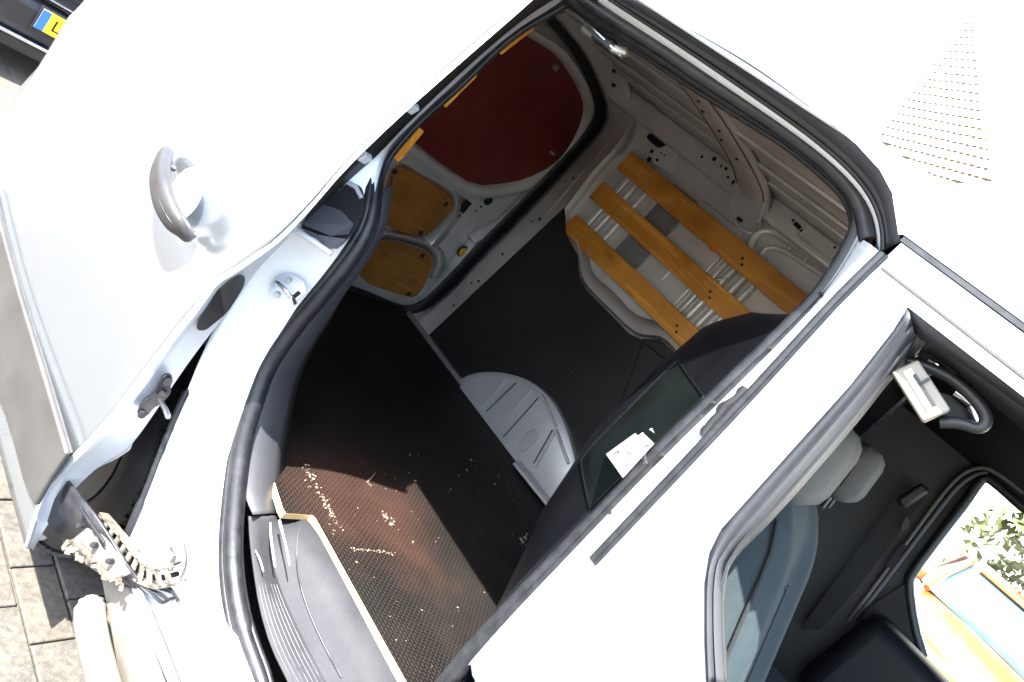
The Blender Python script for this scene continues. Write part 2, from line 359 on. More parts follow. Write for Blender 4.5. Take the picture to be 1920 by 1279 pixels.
seal = MB().tube(shift(loop, 0, 1.006), [.0138+.0055*max(0, min(1, (1.25-p.z)/.35))*(1 if p.x < -.6 else .3) for p in loop], 12, True).build('door_seal', RUBBER, van, smooth=60)
MB().tube(shift(loop, -.010, 1.034), .0105, 8, True).build('seal_lip', RUBBER, seal, smooth=60)
MB().tube(shift(loop, .012, .992), .007, 8, True).build('seal_bulb', RUBBER, seal, smooth=60)
# drain pips on the front seal lip
pips = [(-0.2855,-0.0040,1.7498),(-0.2774,-0.0040,1.6570),(-0.2736,-0.0040,1.5597),(-0.2744,-0.0040,1.4524),(-0.2716,-0.0040,1.3481),(-0.2624,-0.0040,1.2335)]
for p in pips:
    disc(MB(), p, (0, -1, 0), .0028, .009, 8).build('seal_pip', HOLE, seal)

# --- opening surround
s_top = [(-1.0129,0.0200,1.7858),(-0.9684,0.0200,1.7850),(-0.9190,0.0200,1.7841),(-0.8009,0.0200,1.7908),(-0.6879,0.0200,1.7915),(-0.5720,0.0200,1.7973),(-0.4765,0.0200,1.8014),(-0.4154,0.0200,1.7974),(-0.3659,0.0200,1.7916),(-0.3312,0.0200,1.7756),(-0.3127,0.0200,1.7561)]
b_in = [(-0.8957,-0.0450,1.8040),(-0.8584,-0.0450,1.8036),(-0.6746,-0.0450,1.8056),(-0.5588,-0.0450,1.8047),(-0.4393,-0.0450,1.8029),(-0.3684,-0.0450,1.7968),(-0.3262,-0.0450,1.7881),(-0.2954,-0.0450,1.7759),(-0.2686,-0.0450,1.7580),(-0.2499,-0.0450,1.7381)]
b_mid = [(-0.8736,-0.0500,1.8114),(-0.8377,-0.0500,1.8128),(-0.6558,-0.0500,1.8188),(-0.5512,-0.0500,1.8196),(-0.4332,-0.0500,1.8150),(-0.3684,-0.0500,1.8086),(-0.3244,-0.0500,1.7992),(-0.2929,-0.0500,1.7860),(-0.2588,-0.0500,1.7600),(-0.2464,-0.0500,1.7477)]
b_out = [(-0.8125,-0.1000,1.8093),(-0.7760,-0.1000,1.8099),(-0.6075,-0.1000,1.8217),(-0.5175,-0.1000,1.8234),(-0.4068,-0.1000,1.8163),(-0.3508,-0.1000,1.8098),(-0.3073,-0.1000,1.8003),(-0.2766,-0.1000,1.7866),(-0.2359,-0.1000,1.7528),(-0.2297,-0.1000,1.7477)]
mid1 = [Vector(a).lerp(Vector(b), .55)+Vector((0, .055, .006)) for a, b in zip(resample(s_top, 12), resample(b_in, 12))]
MB().tube(smoothp([Vector(a).lerp(Vector(b), .42)+Vector((0, .004, 0)) for a, b in zip(resample(s_top, 14), resample(b_in, 14))], 1), .011, 8).build('gutter_seal', RUBBER, van, smooth=60)
loft('roof_gutter', [s_top, mid1, b_in], JAMB, van, 64, 60)
loft('upper_rail_channel', [b_in, b_mid, b_out], TRIM, van, 64, 30)  # dark grey carries the shade inside the channel
MB().tube(smoothp([Vector(p)+Vector((0, -.002, .002)) for p in b_in], 2), .0035, 8).build('gutter_bead', RUBBER, van, smooth=60)
# rear jamb
j_in = [(-1.0050,0.0120,1.7839),(-1.0144,0.0120,1.7601),(-1.0503,0.0120,1.7013),(-1.0719,0.0120,1.6373),(-1.0859,0.0120,1.5523),(-1.1004,0.0120,1.4895),(-1.1201,0.0120,1.3901),(-1.1211,0.0120,1.3379),(-1.0761,0.0120,1.2679),(-1.0201,0.0120,1.2058),(-1.0055,0.0120,1.1162),(-1.0085,0.0120,0.9836),(-1.0028,0.0120,0.8647),(-0.9726,0.0120,0.7856),(-0.9248,0.0120,0.6967),(-0.8380,0.0120,0.6145),(-0.7445,0.0120,0.5403),(-0.6442,0.0120,0.4980),(-0.5655,0.0120,0.4865),(-0.4944,0.0120,0.4833),(-0.4254,0.0120,0.4793)]
j_out = [(-0.9720,-0.1000,1.7745),(-0.9752,-0.1000,1.7298),(-1.0087,-0.1000,1.6458),(-1.0279,-0.1000,1.5661),(-1.0648,-0.1000,1.4725),(-1.0876,-0.1000,1.3772),(-1.1022,-0.1000,1.2701),(-1.1013,-0.1000,1.2174),(-1.0814,-0.1000,1.1506),(-1.0898,-0.1000,1.1028),(-1.1042,-0.1000,1.0208),(-1.0895,-0.1000,0.9168),(-1.0548,-0.1000,0.7982),(-1.0168,-0.1000,0.7121),(-0.9859,-0.1000,0.6342),(-0.9324,-0.1000,0.5169),(-0.8918,-0.1000,0.4170),(-0.8283,-0.1000,0.3882),(-0.6902,-0.1000,0.3984),(-0.5655,-0.1000,0.4167),(-0.4915,-0.1000,0.4239)]
j_m1 = [Vector(a).lerp(Vector(b), .22)+Vector((0, .018, 0)) for a, b in zip(j_in, j_out)]
j_m2 = [Vector(a).lerp(Vector(b), .80)+Vector((-.012, -.004, 0)) for a, b in zip(j_in, j_out)]
jamb = loft('rear_jamb', [j_in, j_m1, j_m2, j_out], JAMB, van, 90, 60, .002)
# sill below the opening, running forward
s_in = [(-.50,.012,.447), (-.30,.012,.447), (-.22,.012,.447)]
s_ou = [(-0.5655,-0.1000,0.4167), (-.3,-.10,.30), (-.1,-.10,.30)]
loft('sill_panel', [s_in, [(-.5,-.03,.45), (-.3,-.03,.45), (-.2,-.03,.45)], s_ou], JAMB, van, 12, 60, .002, 0)
# striker plate on the jamb
sk = MB().prism(smoothp([(-1.0543,-0.0720,1.0005),(-1.0621,-0.0640,1.0173),(-1.0543,-0.0480,1.0370),(-1.0327,-0.0350,1.0438),(-1.0113,-0.0280,1.0380),(-1.0016,-0.0310,1.0277),(-1.0024,-0.0410,1.0119),(-0.9940,-0.0450,1.0003),(-0.9960,-0.0560,0.9833),(-1.0168,-0.0690,0.9783),(-1.0378,-0.0740,0.9847)], 1, True), (.003, -.003, 0)).build('striker_plate', JAMB, jamb, bevel=.001)
MB().tube(smoothp([(-1.0395,-0.0720,1.0071),(-1.0280,-0.0860,1.0218),(-1.0051,-0.0820,1.0241),(-0.9833,-0.0680,1.0192),(-0.9911,-0.0480,1.0076)], 1), .0042, 8).build('striker_bar', STEEL, jamb, smooth=60)
for q in [(-1.0371,-0.0550,1.0269),(-1.0225,-0.0680,0.9955)]: disc(MB(), q, (.6, -.8, 0), .0065, .004).build('bolt', ZINC, jamb, smooth=50)
MB().bar((-1.0037,-0.0500,1.0062), (-1.0076,-0.0400,1.0252), .008, .004, (.6, -.8, 0)).build('striker_slot', HOLE, jamb)
# pocket with rolled lip above the striker
pk = smoothp([(-1.0709,-0.0940,1.1284),(-1.0952,-0.0720,1.1782),(-1.1080,-0.0520,1.2202),(-1.0985,-0.0280,1.2529),(-1.0780,-0.0140,1.2607),(-1.0364,-0.0120,1.2307),(-1.0151,-0.0200,1.1957),(-1.0031,-0.0320,1.1691),(-0.9965,-0.0440,1.1469),(-1.0285,-0.0640,1.1383)], 2, True)
MB().prism(pk, (.003, -.003, 0)).build('jamb_pocket', HOLE, jamb)  # black patch, the dark inside of the pocket put into the colour
MB().prism(smoothp([(-1.0634,-0.1000,1.1397),(-1.0866,-0.0780,1.1831),(-1.0794,-0.0680,1.1904),(-1.0533,-0.0460,1.2050),(-1.0185,-0.0300,1.2026),(-1.0051,-0.0380,1.1844),(-1.0169,-0.0580,1.1611),(-1.0365,-0.0760,1.1518)], 0, True), (.003, -.003, 0)).build('pocket_flap', TRIM, jamb)
MB().prism([(-1.0613,-0.0980,1.1339),(-1.0268,-0.0760,1.1483),(-0.9963,-0.0420,1.1757),(-0.9898,-0.0500,1.1526),(-0.9973,-0.0580,1.1433),(-1.0263,-0.0820,1.1379)], (.002, -.002, 0)).build('pocket_shade', TRIM, jamb)  # dark strip painting the shade between flap and lip
MB().tube([(-1.0637,-0.1040,1.1239),(-1.0230,-0.0800,1.1331),(-0.9902,-0.0540,1.1368)], .0065, 8).build('pocket_lip', JAMB, jamb, smooth=60)
MB().tube([(-1.1002,-0.0400,1.2485),(-1.0816,-0.0260,1.2522),(-1.0595,-0.0180,1.2442)], .005, 8).build('pocket_lip', JAMB, jamb, smooth=60)
# black ribbon, painted gap shade between the slid door and the seal, with two light clips
loft('jamb_gap_shade', [[(-0.9444,-0.1050,1.7564),(-0.9501,-0.1080,1.7193),(-0.9864,-0.1120,1.5725),(-1.0191,-0.1180,1.4240),(-1.0325,-0.1220,1.3115),(-1.0409,-0.1220,1.2520),(-1.0487,-0.1220,1.1491)], [(-0.9777,-0.0300,1.7646),(-1.0105,-0.0300,1.7013),(-1.0489,-0.0300,1.5636),(-1.0793,-0.0300,1.4063),(-1.0826,-0.0350,1.3291),(-1.0761,-0.0600,1.2556),(-1.0469,-0.1060,1.1550)]], BLACK, van, 40, 60, .003)
for q in [(-1.0013,-0.1120,1.4533),(-1.0170,-0.1120,1.3275)]: MB().box(q, (.012, .02, .02), Matrix.Rotation(.5, 3, 'Y')).build('channel_clip', JAMB, van, bevel=.002)

# --- lining of the opening: rear trim and step well
t_in = [Vector(p)+Vector((0, .012, 0)) for p in [(-1.0952,0.0300,1.2629),(-1.0574,0.0300,1.2286),(-1.0333,0.0300,1.1671),(-1.0230,0.0300,1.1118),(-1.0229,0.0300,1.0412),(-1.0235,0.0300,0.9715),(-1.0206,0.0300,0.9115),(-1.0152,0.0300,0.8528),(-1.0050,0.0300,0.8061),(-0.9713,0.0300,0.7496),(-0.9292,0.0300,0.6776),(-0.8434,0.0300,0.6055),(-0.7940,0.0300,0.6044)]]
t_out = [(-1.1456,0.0900,1.2966),(-1.0816,0.1000,1.2122),(-1.0780,0.1200,1.1460),(-1.0893,0.1400,1.0774),(-1.0991,0.1600,0.9968),(-1.0895,0.1700,0.9196),(-1.0878,0.1800,0.8487),(-1.0730,0.1900,0.7758),(-1.0298,0.2000,0.7019),(-0.9760,0.2000,0.6470),(-0.9219,0.2000,0.5944),(-0.8715,0.2000,0.5489),(-0.8544,0.2000,0.5371)]
trim = loft('rear_trim', [t_in, [Vector(a).lerp(Vector(b), .5)+Vector((.004, .012, .006)) for a, b in zip(t_in, t_out)], t_out], TRIM, van, 60, 60, .003, 1)
st_a = [(-0.8028,0.0450,0.5888),(-0.7625,0.0450,0.5661),(-0.7120,0.0450,0.5443),(-0.6318,0.0450,0.5134),(-0.5504,0.0450,0.4989),(-0.4736,0.0450,0.5028),(-0.4046,0.0450,0.5057)]
st_b = [(-0.8043,0.1000,0.5863),(-0.7505,0.1100,0.5422),(-0.6851,0.1150,0.5185),(-0.6114,0.1200,0.5092),(-0.5237,0.1250,0.5064),(-0.4497,0.1250,0.5109),(-0.3771,0.1250,0.5152)]
st_c = [(-0.8475,0.1900,0.5415),(-0.8065,0.1930,0.5805),(-0.7671,0.1950,0.6035),(-0.6491,0.1960,0.6042),(-0.4976,0.1960,0.6036),(-0.3707,0.1960,0.6029),(-0.2777,0.1960,0.6047)]
step = loft('step_well', [st_a, [Vector(a).lerp(Vector(b), .5) for a, b in zip(st_a, st_b)], st_b, [Vector(a).lerp(Vector(b), .5) for a, b in zip(resample(st_b, 7), resample(st_c, 7))], st_c], STEP, van, 50, 16, .003, 1)
A7, B7 = resample(smoothp(st_a, 2), 40), resample(smoothp(st_b, 2), 40)
for k in range(7):
    f = .12 + .125*k
    path = [A7[i].lerp(B7[i], f)+Vector((.0, -.0005, .0018)) for i in range(13, 40)]
    MB().tube(path, .0011, 6).build('step_rib', TRIM, step, smooth=60)
MB().tube(smoothp([(-0.7675,0.1650,0.5932),(-0.7310,0.1450,0.5814),(-0.6785,0.1350,0.5595),(-0.6116,0.1350,0.5411),(-0.5267,0.1370,0.5339),(-0.4393,0.1380,0.5372)], 2), .0014, 6).build('step_crease', TRIM, step, smooth=60)
for pth in ("507,984 508,1010 512,1035 516,1062", "524,978 530,1000 538,1030 543,1060", "478,1030 488,1050 494,1072"):
    pp = None
MB().tube(smoothp([(-0.7730,0.0780,0.6031),(-0.7434,0.0760,0.5877),(-0.7171,0.0760,0.5775),(-0.6889,0.0780,0.5632)], 1), [.0012]+[.0021]*5+[.001], 5).build('pale_scuff', SCUFF, step, smooth=60)
MB().tube(smoothp([(-0.7745,0.1000,0.6077),(-0.7423,0.0940,0.6052),(-0.7061,0.0920,0.5983),(-0.6736,0.0900,0.5879)], 1), [.0026]*2+[.0018]*4+[.001], 5).build('pale_scuff', SCUFF, step, smooth=60)
MB().tube(smoothp([(-0.7352,0.0500,0.5622),(-0.7123,0.0530,0.5600),(-0.6885,0.0550,0.5526)], 1), [.001]+[.0016]*3+[.001], 5).build('pale_scuff', SCUFF, step, smooth=60)

# --- floor: plywood board with a rubber mat on it
edge = [(-0.8120,0.1264,0.5980),(-0.7955,0.1270,0.5980),(-0.7900,0.2026,0.5980),(-0.7807,0.2071,0.5980),(-0.3700,0.2136,0.5980)]
fl = [edge[0], edge[1], edge[2], edge[3], (edge[4][0], edge[4][1], .598), (-.26, edge[4][1]+.003, .598), (-.26, 1.45, .598), (-2.02, 1.50, .598), (-2.02, .16, .598), (-.98, .16, .598)]
panel('plywood_floor', [(p[0], p[1], .597) for p in fl], [], PLYEDGE, van, .016, 0)
mat_poly = [(p[0], p[1]+.004, .6) for p in fl]
floor_mat = panel('floor_mat', mat_poly, [], FLOOR, van, .006, 1)
# ragged tear of the mat and rusty dirt seen in the sun
MB().tube([(-0.9387,0.5283,0.6060),(-0.9239,0.5070,0.6060),(-0.8972,0.4629,0.6060),(-0.8845,0.4732,0.6060)], [.0012,.002,.0026,.001], 6).build('mat_tear', CRUMB, floor_mat, smooth=60)
cr = MB(); rnd = random.Random(3)
def crumb(u, r): 
    c = Vector(u); rot = Matrix.Rotation(rnd.uniform(0, 6), 3, 'Z') @ Matrix.Rotation(rnd.uniform(0, 3), 3, 'X')
    cr.box(c, (r*rnd.uniform(.8, 1.8), r*rnd.uniform(.7, 1.3), r*rnd.uniform(.4, .9)), rot)
for i in range(85):
    x = rnd.uniform(-1.05, -.35); y = rnd.uniform(.22, 1.35)
    crumb((x, y, .608), rnd.choice((.0016, .002, .002, .0026, .004)))
def along(path, n, spread, rr):
    P = resample(path, n)
    for p in P: crumb((p.x+rnd.gauss(0, spread), p.y+rnd.gauss(0, spread), .608), rnd.uniform(*rr))
along([(-0.9378,0.2668,0.6000),(-0.8692,0.2630,0.6000),(-0.8035,0.2628,0.6000),(-0.7404,0.2592,0.6000)], 70, .009, (.0012, .0042))
along([(-0.6881,0.2663,0.6000),(-0.6801,0.3429,0.6000),(-0.6666,0.4034,0.6000)], 44, .003, (.0012, .003))
along([(-0.7883,0.4553,0.6000),(-0.7499,0.4631,0.6000)], 26, .009, (.0015, .0045))
along([(-0.6978,1.1033,0.6000),(-0.6588,1.0230,0.6000)], 14, .008, (.0015, .005))
cro = cr.build('floor_crumbs', CRUMB, floor_mat); cro['kind'] = 'stuff'

# --- far side wall
wall = panel('far_side_wall', [(-1.80,1.545,.5), (-.30,1.545,.5), (-.30,1.545,2.0), (-1.80,1.545,2.0)], [], PAINT_IN, van, .004, 1)
def wallbar(pxs, w, h, name='wall_rib', m=PAINT_IN, par=None, bev=.005):
    a, b = pxs
    return MB().bar(a, b, w, h, (0, -1, 0)).build(name, m, par or wall, bevel=bev)
# pressed ribs that show between the slats
def vert_rib(px, w, proud, z0, z1, name='wall_rib'):
    x = px
    return MB().box((x, 1.543-proud/2, (z0+z1)/2), (w, proud, z1-z0)).build(name, PAINT_IN, wall, bevel=min(w, proud)*.42)
for (x, w, p) in ((-1.60, .035, .022), (-1.545, .028, .028), (-1.49, .03, .024), (-1.035, .022, .016), (-.992, .03, .03), (-.94, .03, .034), (-.895, .026, .03), (-.62, .03, .03), (-.55, .03, .03)):
    vert_rib(x, w, p, 1.36, 1.80)
MB().box((-1.175, 1.537, 1.60), (.225, .016, .44)).build('wall_pressing', PAINT_IN, wall, bevel=.006)
MB().box((-1.36, 1.546, 1.60), (.13, .012, .40)).build('wall_recess', mat('painted_recess_shade', (.20, .20, .195), .5, .2, noise=(.24, .24, .235), scale=9), wall, bevel=.004)  # flat box; the recess shade is painted in as darker grey
for z in (1.60, 1.52, 1.70): MB().box((-1.175, 1.526, z), (.005, .008, .05)).build('wall_seam', PAINT_IN, wall, bevel=.001)
MB().tube([(-1.0,1.525,1.69), (-.985,1.52,1.655), (-1.01,1.52,1.63), (-1.0,1.52,1.60)], .008, 8).build('wall_hook', ZINC, wall, smooth=60)
# upper panel above the slats and the cant rail with its punched holes
rail = MB().box((-1.1, 1.515, 1.935), (1.62, .07, .085)).build('cant_rail', PAINT_IN, wall, bevel=.012)
MB().box((-.62, 1.49, 1.945), (.56, .03, .055)).build('cant_rail_bracket', PAINT_IN, wall, bevel=.008)
hx = mat('near_black_hole', (.008, .008, .008), .9)  # near-black tone for holes, not assigned to any part
for (u, v, r) in ((1316,294,.006), (1339,298,.0095), (1352,311,.005), (1361,316,.0075), (1365,332,.006), (1377,342,.011), (1396,405,.004)):
    p = {'p': None}
for q, r in zip([(-1.3831,1.4780,1.9329),(-1.3380,1.4780,1.9535),(-1.2964,1.4780,1.9488),(-1.2741,1.4780,1.9516),(-1.2434,1.4780,1.9323),(-1.2093,1.4780,1.9312)], (.005, .008, .004, .0065, .005, .010)):
    disc(MB(), q, (0, -1, 0), r, .002, 14).build('rail_hole', HOLE, rail)
for q in [(-0.9170,1.4730,1.9439),(-0.7691,1.4730,1.9607),(-0.7445,1.4730,1.9328),(-0.9418,1.4730,1.9493),(-0.8951,1.4730,1.9388)]:
    disc(MB(), q, (0, -1, 0), .0045, .002, 10).build('rail_hole', HOLE, rail)
q = [(-0.9307,1.4730,1.9455),(-0.9033,1.4730,1.9423)]; MB().bar(q[0], q[1], .014, .004, (0, -1, 0)).build('rail_slot', HOLE, rail)
for q in [(-1.1565,1.5380,1.8702),(-1.0204,1.5380,1.8291),(-0.8527,1.5380,1.7159)]: disc(MB(), q, (0, -1, 0), .006, .003, 10).build('wall_hole', HOLE, wall)
# square hole with raised rim
sq = smoothp([(-1.1428,1.5320,1.8776),(-1.0436,1.5320,1.8806),(-1.0458,1.5320,1.8377),(-1.1440,1.5320,1.8351)], 1, True)
sq = smoothp([(-1.1273,1.5320,1.8840),(-1.0509,1.5320,1.8826),(-1.0473,1.5320,1.8365),(-1.1255,1.5320,1.8387)], 1, True)
MB().tube(smoothp([(-1.1412,1.5360,1.8911),(-1.0391,1.5360,1.8909),(-1.0374,1.5360,1.8253),(-1.1368,1.5360,1.8266)], 2, True), .008, 8, True).build('wall_hole_rim', PAINT_IN, wall, smooth=60)
MB().prism([(-1.1279,1.5330,1.8788),(-1.1051,1.5330,1.8805),(-1.1031,1.5330,1.8406),(-1.1259,1.5330,1.8414)], (0, -.003, 0)).build('wall_hole', HOLE, wall)
# arched pressings at the front of the wall
for pth, r in (([(-1.0062,1.5300,1.7854),(-1.0289,1.5300,1.8294),(-1.0180,1.5300,1.8661),(-0.9843,1.5300,1.8896),(-0.9316,1.5300,1.8954),(-0.8498,1.5300,1.9002),(-0.7379,1.5300,1.9072),(-0.6311,1.5300,1.9139)], .016), ([(-0.9629,1.5350,1.7962),(-0.9655,1.5350,1.8276),(-0.9395,1.5350,1.8508),(-0.8874,1.5350,1.8620),(-0.7760,1.5350,1.8728),(-0.6631,1.5350,1.8763)], .010)):
    MB().tube(smoothp(pth, 2), r, 10).build('wall_arch_pressing', PAINT_IN, wall, smooth=60)
for a, b in (((-0.9074,1.5100,1.9084), (-0.8897,1.5100,1.8651)), ((-0.8276,1.5120,1.8959), (-0.8195,1.5120,1.8629))): MB().bar(a, b, .006, .006, (0, -1, 0)).build('wall_seam', PAINT_IN, wall, bevel=.001)
# upper corner by the rear pillar
MB().prism(smoothp([(-1.6700,1.5350,1.8759),(-1.6611,1.5350,1.8956),(-1.5703,1.5350,1.8955),(-1.5461,1.5350,1.8846),(-1.5541,1.5350,1.8710),(-1.6469,1.5350,1.8635)], 1, True), (0, -.006, 0)).build('wall_slot', HOLE, wall)
MB().prism(smoothp([(-1.7864,1.5000,1.9462),(-1.7710,1.5000,1.9695),(-1.7345,1.5000,1.9569),(-1.7104,1.5000,1.9312),(-1.7214,1.5000,1.9105),(-1.7545,1.5000,1.9196)], 2, True), (0, -.006, 0)).build('wall_hole', HOLE, wall)
MB().prism([(-1.5610,1.5380,1.9034),(-1.5060,1.5380,1.9080),(-1.4539,1.5380,1.8192),(-1.5493,1.5380,1.8071),(-1.6021,1.5380,1.8261),(-1.6005,1.5380,1.8493)], (0, -.010, 0)).build('wall_gusset', PAINT_IN, wall, bevel=.004)
for q, r in zip([(-1.5972,1.5260,1.8396),(-1.5514,1.5260,1.8269),(-1.5583,1.5260,1.8578),(-1.5404,1.5260,1.8590),(-1.5812,1.5260,1.8091),(-1.6270,1.5260,1.8800)], (.008, .006, .003, .003, .010, .003)): disc(MB(), q, (0, -1, 0), r, .002, 10).build('wall_hole', HOLE, wall)

# --- lower black lining of the far wall, silver wheel-arch cover, skirting strip
lin = [(-1.8043,1.4800,0.5748),(-1.7467,1.4800,0.6013),(-1.7037,1.4800,1.4397),(-1.6075,1.4800,1.3671),(-1.5035,1.4800,1.3389),(-1.4252,1.4800,1.2812),(-1.3584,1.4800,1.2651),(-1.2244,1.4800,1.2663),(-1.0951,1.4800,1.2661),(-1.0453,1.4800,1.2836),(-0.9901,1.4800,1.3342),(-0.9223,1.4800,1.3367),(-0.7863,1.4800,1.3094),(-0.5445,1.4800,1.3302)]
lp = [Vector(p) for p in lin]
lining_poly = [(-1.93,1.48,.60)] + [(-1.78,1.48,.60)] + [tuple(p) for p in lp[1:-1]] + [(-.28,1.48,1.20), (-.28,1.48,.60)]
lining_poly = [(-1.80,1.48,.60)] + [tuple(p) for p in lp[2:-1]] + [(-.28,1.48,1.22), (-.28,1.48,.60)]
lining = panel('lower_wall_lining', lining_poly, [], LINER, van, .006, 0)
# silver return around the lining
ra = [(-1.5700,1.4700,1.3920),(-1.4900,1.4700,1.3457),(-1.4205,1.4700,1.2958),(-1.3540,1.4700,1.2797),(-1.2190,1.4700,1.2821),(-1.0965,1.4700,1.2843),(-1.0469,1.4700,1.3015),(-0.9948,1.4700,1.3489),(-0.9214,1.4700,1.3513),(-0.8332,1.4700,1.3319)]
rb = [(-1.5162,1.5350,1.3743),(-1.4829,1.5350,1.3571),(-1.4413,1.5350,1.3323),(-1.3943,1.5350,1.3215),(-1.2908,1.5350,1.3333),(-1.1885,1.5350,1.3241),(-1.1223,1.5350,1.3370),(-1.0603,1.5350,1.3810),(-0.9991,1.5350,1.3858),(-0.9275,1.5350,1.3959)]
loft('wall_return', [[Vector(p)+Vector((0, .012, -.006)) for p in ra], ra, [Vector(a).lerp(Vector(b), .3)+Vector((0, -.004, 0)) for a, b in zip(ra, rb)], rb], PAINT_IN, wall, 48, 70, .003)
# embossed rectangle and bulge on the lining
er = smoothp([(-1.2007,1.4740,0.9068),(-1.1169,1.4740,0.9207),(-1.1380,1.4740,1.0937),(-1.1680,1.4740,1.1148),(-1.1994,1.4740,1.1002)], 1, True)
MB().tube(smoothp([(-1.1505,1.4740,0.9350),(-1.1515,1.4740,1.0138),(-1.1571,1.4740,1.0989),(-1.1760,1.4740,1.1160),(-1.2119,1.4740,1.1177)], 2), .004, 6).build('lining_emboss', LINER, lining, smooth=60)
bl = [(-1.0338,1.4780,1.2824), (-0.9776,1.4660,1.1928), (-0.9267,1.4580,1.0866), (-0.8866,1.4550,0.9993)]
MB().prism([(-1.0315,1.4760,1.2841),(-0.7851,1.4760,1.3098),(-0.6703,1.4760,1.1988),(-0.8795,1.4760,0.9811),(-0.9335,1.4760,1.0832),(-0.9816,1.4760,1.1914)], (0, -.016, 0)).build('lining_step', LINER, lining, bevel=.006)
arch = MB()
ao = smoothp([(-1.4993,1.4450,0.6191),(-1.4817,1.4450,0.6680),(-1.4325,1.4450,0.7312),(-1.3542,1.4450,0.8003),(-1.2606,1.4450,0.8513),(-1.1585,1.4450,0.8738),(-1.0593,1.4450,0.8639),(-0.9729,1.4450,0.8356),(-0.8696,1.4450,0.7850),(-0.7750,1.4450,0.7146),(-0.7965,1.4450,0.6004)], 2)
ai = [Vector(p) for p in ao]; cen = Vector((ao[0].x*.5+ao[-1].x*.5, 1.42, .62))
back = [Vector((p.x, 1.476, p.z)) for p in ao]
inner = [p.lerp(Vector((cen.x, p.y, cen.z)), .10)+Vector((0, -.018, 0)) for p in ao]
base = [Vector((p.x*.9+cen.x*.1, 1.425, max(.603, min(p.z, .603)))) for p in ao]
arch.quadgrid([back, ao, inner, base])
ARCHM = mat('grey_arch_cover', (.40, .395, .385), .40, .35, noise=(.47, .465, .45), scale=8)
arch_o = arch.build('wheel_arch_cover', ARCHM, van, smooth=40)
def arib(a, b, w=.012, h=.010): MB().bar(a, b, w, h, (0, -1, 0)).build('arch_rib', ARCHM, arch_o, bevel=.003)
for a, b in (((-1.3246,1.4240,0.6241), (-1.3226,1.4240,0.7864)), ((-1.2043,1.4240,0.6297), (-1.2052,1.4240,0.8473)), ((-0.9672,1.4240,0.6523), (-1.0155,1.4240,0.8176)), ((-1.0155,1.4240,0.8176), (-0.8829,1.4240,0.7688)), ((-1.1669,1.4240,0.8613), (-1.0231,1.4240,0.8244))): arib(a, b)
for a, b in (((-1.2909,1.4270,0.6338), (-1.2803,1.4270,0.8102)), ((-1.1559,1.4270,0.6254), (-1.1624,1.4270,0.8426)), ((-0.9849,1.4260,0.6601), (-1.0259,1.4260,0.8041))): MB().bar(a, b, .004, .006, (0, -1, 0)).build('arch_groove', HOLE, arch_o)
MB().prism(smoothp([(-1.0904,1.4280,0.6461),(-1.0943,1.4280,0.7509),(-1.0560,1.4280,0.7550),(-1.0437,1.4280,0.7380),(-1.0391,1.4280,0.6526)], 1, True), (0, -.008, 0)).build('arch_emboss', ARCHM, arch_o, bevel=.003)
MB().box((-1.12, 1.455, .612), (1.66, .022, .026)).build('floor_edge_strip', ZINC, van, bevel=.003)
MB().bar((-1.0190,1.3787,0.6220), (-0.8163,1.3952,0.6220), .05, .012).build('floor_edge_plate', ARCHM, van, bevel=.002)

# --- three pine slats
for i, (z0, z1, x0) in enumerate(((1.699, 1.788, -1.642), (1.541, 1.624, -1.648), (1.369, 1.455, -1.642))):
    mbs = MB().box(((x0-.42)/2, 1.489, (z0+z1)/2), (-.42-x0, .018, z1-z0))
    s = mbs.build('wood_slat', PINE, van, bevel=.004)
    zc = (z0+z1)/2
    for (x, dz) in ((-1.52, .01), (-1.475, -.02), (-.98, .0), (-.965, -.018), (-.60, .01)):
        disc(MB(), (x, 1.479, zc+dz), (0, -1, 0), .0055, .002, 10).build('screw', ZINC if x < -1 else DARKSTEEL, s, smooth=50)
# little orange mark on the top slat
MB().prism(smoothp([(-1.1088,1.4795,1.6932),(-1.0902,1.4795,1.7132),(-1.0708,1.4795,1.7078),(-1.0802,1.4795,1.6925)], 1, True), (0, -.0006, 0)).build('orange_mark', mat('orange_marker', (.75, .16, .02), .6), van)

# --- rear pillar and door seal
gap = [(-1.9650,1.0012,1.9351),(-1.9650,1.1383,1.9392),(-1.9650,1.2894,1.9367),(-1.9650,1.4525,1.9097),(-1.9650,1.6024,1.8732),(-1.9650,1.6585,1.8171),(-1.9650,1.6739,1.7134),(-1.9650,1.6661,1.5323),(-1.9650,1.6432,1.2728),(-1.9650,1.6147,1.0381),(-1.9650,1.6035,0.7989),(-1.9650,1.5723,0.6652),(-1.9650,1.5056,0.6028),(-1.9650,1.3998,0.5960),(-1.9650,1.2038,0.5988),(-1.9650,1.0405,0.6002)]
gap_i = [(-1.9850,0.9974,1.9029),(-1.9850,1.1345,1.9082),(-1.9850,1.2697,1.9043),(-1.9850,1.4238,1.8796),(-1.9850,1.5578,1.8426),(-1.9850,1.6053,1.7972),(-1.9850,1.6227,1.6959),(-1.9850,1.6124,1.5248),(-1.9850,1.5866,1.2733),(-1.9850,1.5586,1.0483),(-1.9850,1.5422,0.8241),(-1.9850,1.5264,0.6974),(-1.9850,1.4748,0.6295),(-1.9850,1.3925,0.6190),(-1.9850,1.2063,0.6262),(-1.9850,1.0478,0.6245)]
loft('rear_door_seal', [gap_i, [Vector(a).lerp(Vector(b), .5)+Vector((-.012, 0, 0)) for a, b in zip(gap_i, gap)], gap], RUBBER, van, 70, 60, .004)
